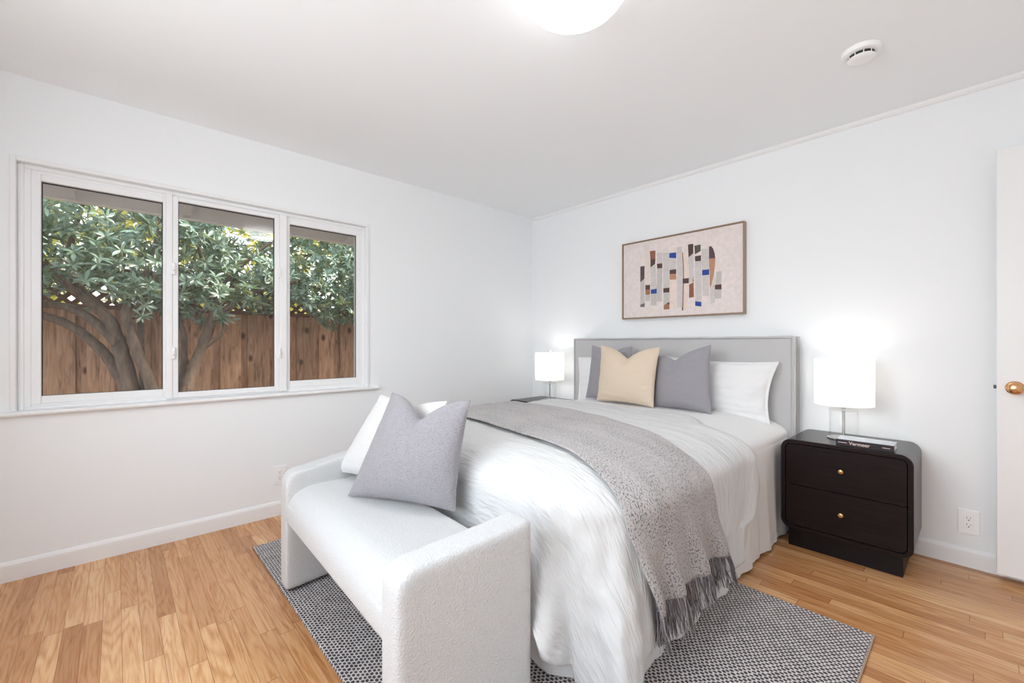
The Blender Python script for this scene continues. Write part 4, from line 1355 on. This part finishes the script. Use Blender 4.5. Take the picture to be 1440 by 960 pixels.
# fence: board on board with a lattice top
FX = -2.25
fence = thing('fence', 'brown cedar board fence with lattice top across the yard', 'fence', (FX, -2.0, -0.25))
yv = -5.2; i = 0
while yv < 2.0:
    wd = 0.182 + 0.012 * rng.random()
    B().box(FX - 0.008, FX + 0.012, yv, yv + wd, -0.24, 1.47 + 0.004 * rng.random(), 0.002).build('board', M['cedar'], fence)
    gp = 0.058 + 0.012 * rng.random()
    B().box(FX - 0.034, FX - 0.012, yv + wd - 0.035, yv + wd + gp + 0.035, -0.24, 1.468, 0.002).build('board', M['cedar'], fence)
    yv += wd + gp
for z0, z1 in ((1.455, 1.495), (1.80, 1.84)):
    B().box(FX - 0.03, FX + 0.035, -5.2, 2.0, z0, z1, 0.004).build('rail', M['cedar_dark'], fence)
for yy in (-4.3, -2.35 - 0.30, -0.2, 1.6):
    B().box(FX - 0.13, FX - 0.036, yy - 0.045, yy + 0.045, -0.25, 1.86, 0.004).build('post', M['cedar_dark'], fence)
b = B()
h_ = 1.80 - 1.495
for sgn, xx in ((1, 0.0), (-1, 0.008)):
    y_ = -5.5
    while y_ < 2.0:
        a0 = Vector((FX + xx, y_, 1.495)); a1 = Vector((FX + xx, y_ + h_, 1.80))
        if sgn < 0: a0, a1 = Vector((FX + xx, y_ + h_, 1.495)), Vector((FX + xx, y_, 1.80))
        w_ = 0.026
        b.prism([a0 + Vector((0, -w_, 0)), a0 + Vector((0, w_, 0)), a1 + Vector((0, w_, 0)), a1 + Vector((0, -w_, 0))], (0.006, 0, 0))
        y_ += 0.105
b.build('lattice', M['cedar_dark'], fence)


# ------------------------------------------------------------------ trees
def leaf_template():
    """one leaf along +x, slightly folded and drooping: list of points and quads"""
    xs = [0.0, 0.25, 0.55, 0.82, 1.0]; ws = [0.03, 0.095, 0.135, 0.085, 0.0]; dz = [0, 0.03, 0.02, -0.05, -0.13]
    P_ = []
    for x, w_, z in zip(xs, ws, dz):
        P_ += [(x, -w_, z + 0.035 * (w_ > 0)), (x, 0, z), (x, w_, z + 0.035 * (w_ > 0))]
    F_ = []
    for q in range(4):
        a = q * 3
        F_ += [(a, a + 3, a + 4, a + 1), (a + 1, a + 4, a + 5, a + 2)]
    return np.array(P_), np.array(F_)


LT, LF = leaf_template()


def foliage(centres, axes, leaf_len, name, mat, parent, nl=(6, 9), seed=0):
    r = np.random.default_rng(seed)
    Vs, Fs, Us = [], [], []
    off = 0
    for c, ax in zip(centres, axes):
        ax = ax / np.linalg.norm(ax)
        ref = np.array([0, 0, 1.0]) if abs(ax[2]) < 0.9 else np.array([1.0, 0, 0])
        e1 = np.cross(ax, ref); e1 /= np.linalg.norm(e1); e2 = np.cross(ax, e1)
        k_ = r.integers(nl[0], nl[1] + 1); ph = r.random() * 6.28
        for q in range(k_):
            a = ph + 2 * PI * q / k_ + r.normal() * 0.18
            el = 0.30 + r.normal() * 0.22
            rad = e1 * math.cos(a) + e2 * math.sin(a)
            d = rad * math.cos(el) + ax * math.sin(el)
            up_ = ax * math.cos(el) - rad * math.sin(el)
            sd = np.cross(up_, d)
            L_ = leaf_len * (0.75 + 0.5 * r.random())
            Vs.append(c + (LT[:, :1] * d + LT[:, 1:2] * sd + LT[:, 2:] * up_) * L_)
            Fs.append(LF + off); off += len(LT)
            Us.append(np.repeat([[r.random(), r.random()]], len(LT), 0))
    me = mesh_np(name, np.concatenate(Vs), np.concatenate(Fs).tolist(), np.concatenate(Us))
    return link_mesh(name, me, mat, parent)


def smooth_path(pts, rads, sub=5, seed=0):
    pts = [Vector(p) for p in pts]
    out, ro = [], []
    n = len(pts)
    for i in range(n - 1):
        p0, p1, p2, p3 = pts[max(i - 1, 0)], pts[i], pts[i + 1], pts[min(i + 2, n - 1)]
        for s in range(sub):
            t_ = s / sub
            out.append(0.5 * ((2 * p1) + (p2 - p0) * t_ + (2 * p0 - 5 * p1 + 4 * p2 - p3) * t_ ** 2 + (3 * p1 - p0 - 3 * p2 + p3) * t_ ** 3))
            ro.append(rads[i] * (1 - t_) + rads[i + 1] * t_)
    out.append(pts[-1]); ro.append(rads[-1])
    rr = random.Random(seed)
    return out, [q * (1 + rr.uniform(-0.07, 0.07)) for q in ro]


def tree(name, label, base, limbs, leaf_sets, leaf_len, mat):
    t = thing(name, label, 'tree', base)
    b_ = B()
    for i_, (pts, rads) in enumerate(limbs):
        b_.tube(*smooth_path(pts, [q * 0.78 for q in rads], 5, i_), 10)
    b_.build('trunk', M['bark'], t, True)
    for i_, (c, ax) in enumerate(leaf_sets):
        foliage(c, ax, leaf_len, 'foliage', mat, t, seed=i_ + 11)
    return t


def canopy(n, y0, y1, x0, x1, zlo, zhi, seed, holes=()):
    """whorl centres for a bushy crown; zlo(y) is its underside"""
    r = np.random.default_rng(seed)
    C_, A_ = [], []
    while len(C_) < n:
        y = r.uniform(y0, y1); x = r.uniform(x0, x1); z = r.uniform(1.1, zhi)
        zl = zlo(y) + 0.07 * math.sin(y * 9 + x * 4) + 0.05 * math.sin(y * 23)
        if z < zl: continue
        d_ = mnoise.noise(Vector((x * 1.6, y * 1.6, z * 1.6 + seed)))
        if d_ < -0.32: continue
        C_.append((x, y, z)); A_.append((0.75 + r.normal() * 0.45, r.normal() * 0.5, 0.55 + r.normal() * 0.45))
    return np.array(C_), np.array(A_)


X1_ = -1.5
limbs1 = [([(X1_, -3.06, -0.25), (X1_, -3.106, 0.347), (X1_, -3.128, 0.727), (X1_ - .02, -3.183, 1.046), (X1_ - .02, -3.225, 1.217), (X1_, -3.275, 1.357), (X1_ - .05, -3.395, 1.517), (X1_ - .1, -3.49, 1.80), (X1_ - .1, -3.40, 2.3)], [.105, .092, .078, .066, .060, .052, .040, .03, .015]),
          ([(X1_ + .08, -2.95, -0.2), (X1_ + .07, -2.955, 0.383), (X1_ + .06, -3.005, 0.775), (X1_ + .05, -3.084, 1.044), (X1_ + .04, -3.135, 1.247), (X1_ + .02, -3.158, 1.391), (X1_, -3.106, 1.568), (X1_, -2.994, 1.85), (X1_, -2.95, 2.3)], [.07, .062, .054, .048, .046, .05, .036, .024, .012]),
          ([(X1_, -3.21, 1.14), (X1_ - .02, -3.355, 1.326), (X1_ - .04, -3.49, 1.42), (X1_ - .05, -3.66, 1.447), (X1_ - .1, -4.0, 1.55)], [.05, .040, .036, .03, .02]),
          ([(X1_, -3.14, 0.75), (X1_ - .05, -3.235, 0.96), (X1_ - .06, -3.315, 1.104), (X1_ - .06, -3.471, 1.275), (X1_ - .08, -3.66, 1.36), (X1_ - .1, -4.1, 1.42)], [.062, .054, .046, .040, .034, .022]),
          ([(X1_ - .1, -3.02, -0.2), (X1_ - .1, -3.035, 0.55), (X1_ - .1, -3.062, 1.044), (X1_ - .1, -3.071, 1.307), (X1_ - .1, -3.039, 1.485), (X1_ - .15, -2.902, 1.80), (X1_ - .2, -2.8, 2.3)], [.05, .042, .032, .028, .028, .022, .01]),
          ([(X1_, -3.26, 1.34), (X1_ + .05, -3.471, 1.565), (X1_ + .05, -3.64, 1.80), (X1_, -3.8, 2.2)], [.04, .034, .03, .015]),
          ([(X1_ + .02, -3.13, 1.35), (X1_ + .10, -3.02, 1.62), (X1_ + .1, -2.85, 1.95)], [.03, .022, .012])]
ZL1 = lambda y: 1.46 + 0.10 * math.sin(y * 3.0)
lv1 = canopy(1900, -4.9, -2.50, -2.15, -1.0, ZL1, 2.9, 3)
tree('leafy_tree', 'leaning multi-trunk tree with glossy leaf clusters outside the left window pane', (X1_, -3.06, -0.25), limbs1, [lv1], 0.078, M['leaf'])
X2_ = -1.55
limbs2 = [([(X2_, -2.84, -0.25), (X2_, -2.82, 0.419), (X2_, -2.766, 0.755), (X2_, -2.659, 1.098), (X2_, -2.591, 1.324), (X2_, -2.569, 1.486), (X2_, -2.622, 1.70), (X2_ - .05, -2.70, 2.2)], [.085, .076, .064, .054, .050, .034, .024, .012]),
          ([(X2_, -2.59, 1.335), (X2_, -2.50, 1.44), (X2_, -2.404, 1.529), (X2_, -2.198, 1.66), (X2_, -1.845, 1.784), (X2_, -1.5, 2.0)], [.044, .036, .032, .028, .022, .012]),
          ([(X2_ - .1, -2.80, 0.60), (X2_ - .1, -2.77, 1.16), (X2_ - .1, -2.816, 1.41), (X2_ - .1, -2.766, 1.70), (X2_ - .1, -2.6, 2.2)], [.04, .03, .026, .022, .012]),
          ([(X2_, -2.649, 1.10), (X2_ + .04, -2.56, 1.18), (X2_ + .05, -2.50, 1.26), (X2_ + .04, -2.482, 1.393), (X2_, -2.404, 1.50)], [.026, .022, .020, .018, .012]),
          ([(X2_, -2.58, 1.45), (X2_ + .05, -2.45, 1.75), (X2_ + .1, -2.2, 2.05), (X2_ + .1, -1.9, 2.3)], [.03, .024, .018, .01])]
ZL2 = lambda y: np.interp(y, [-2.6, -2.3, -1.9, -1.5, -1.1, -0.6, 0.2], [1.50, 1.54, 1.52, 1.42, 1.30, 1.26, 1.3])
lv2b = canopy(1100, -2.0, 0.8, -2.12, -1.25, lambda y: 1.52, 2.9, 15)
lv2 = canopy(2500, -2.65, 0.5, -2.15, -1.1, ZL2, 2.9, 5)
tree('leafy_tree', 'slim forked tree with glossy leaf clusters outside the middle and right window panes', (X2_, -2.84, -0.25), limbs2, [lv2, lv2b], 0.074, M['leaf'])
# planting beyond the fence
XB = -3.3
limbs3 = [([(XB, -2.2, -0.25), (XB, -2.15, 0.8), (XB + .1, -2.3, 1.7), (XB, -2.4, 2.8)], [.09, .07, .05, .02]), ([(XB + .05, -2.2, 1.2), (XB, -1.5, 1.9), (XB - .1, -0.9, 2.7)], [.05, .04, .015]), ([(XB + .05, -2.2, 1.0), (XB, -3.2, 1.8), (XB, -4.0, 2.6)], [.05, .04, .015])]
lv3 = canopy(1500, -5.4, 2.6, -4.2, -2.75, lambda y: 1.2, 3.9, 8)
tree('sunlit_tree', 'yellow-green sunlit tree beyond the fence, seen through the leaves', (XB, -2.2, -0.25), limbs3, [lv3], 0.15, M['leaf_back'])
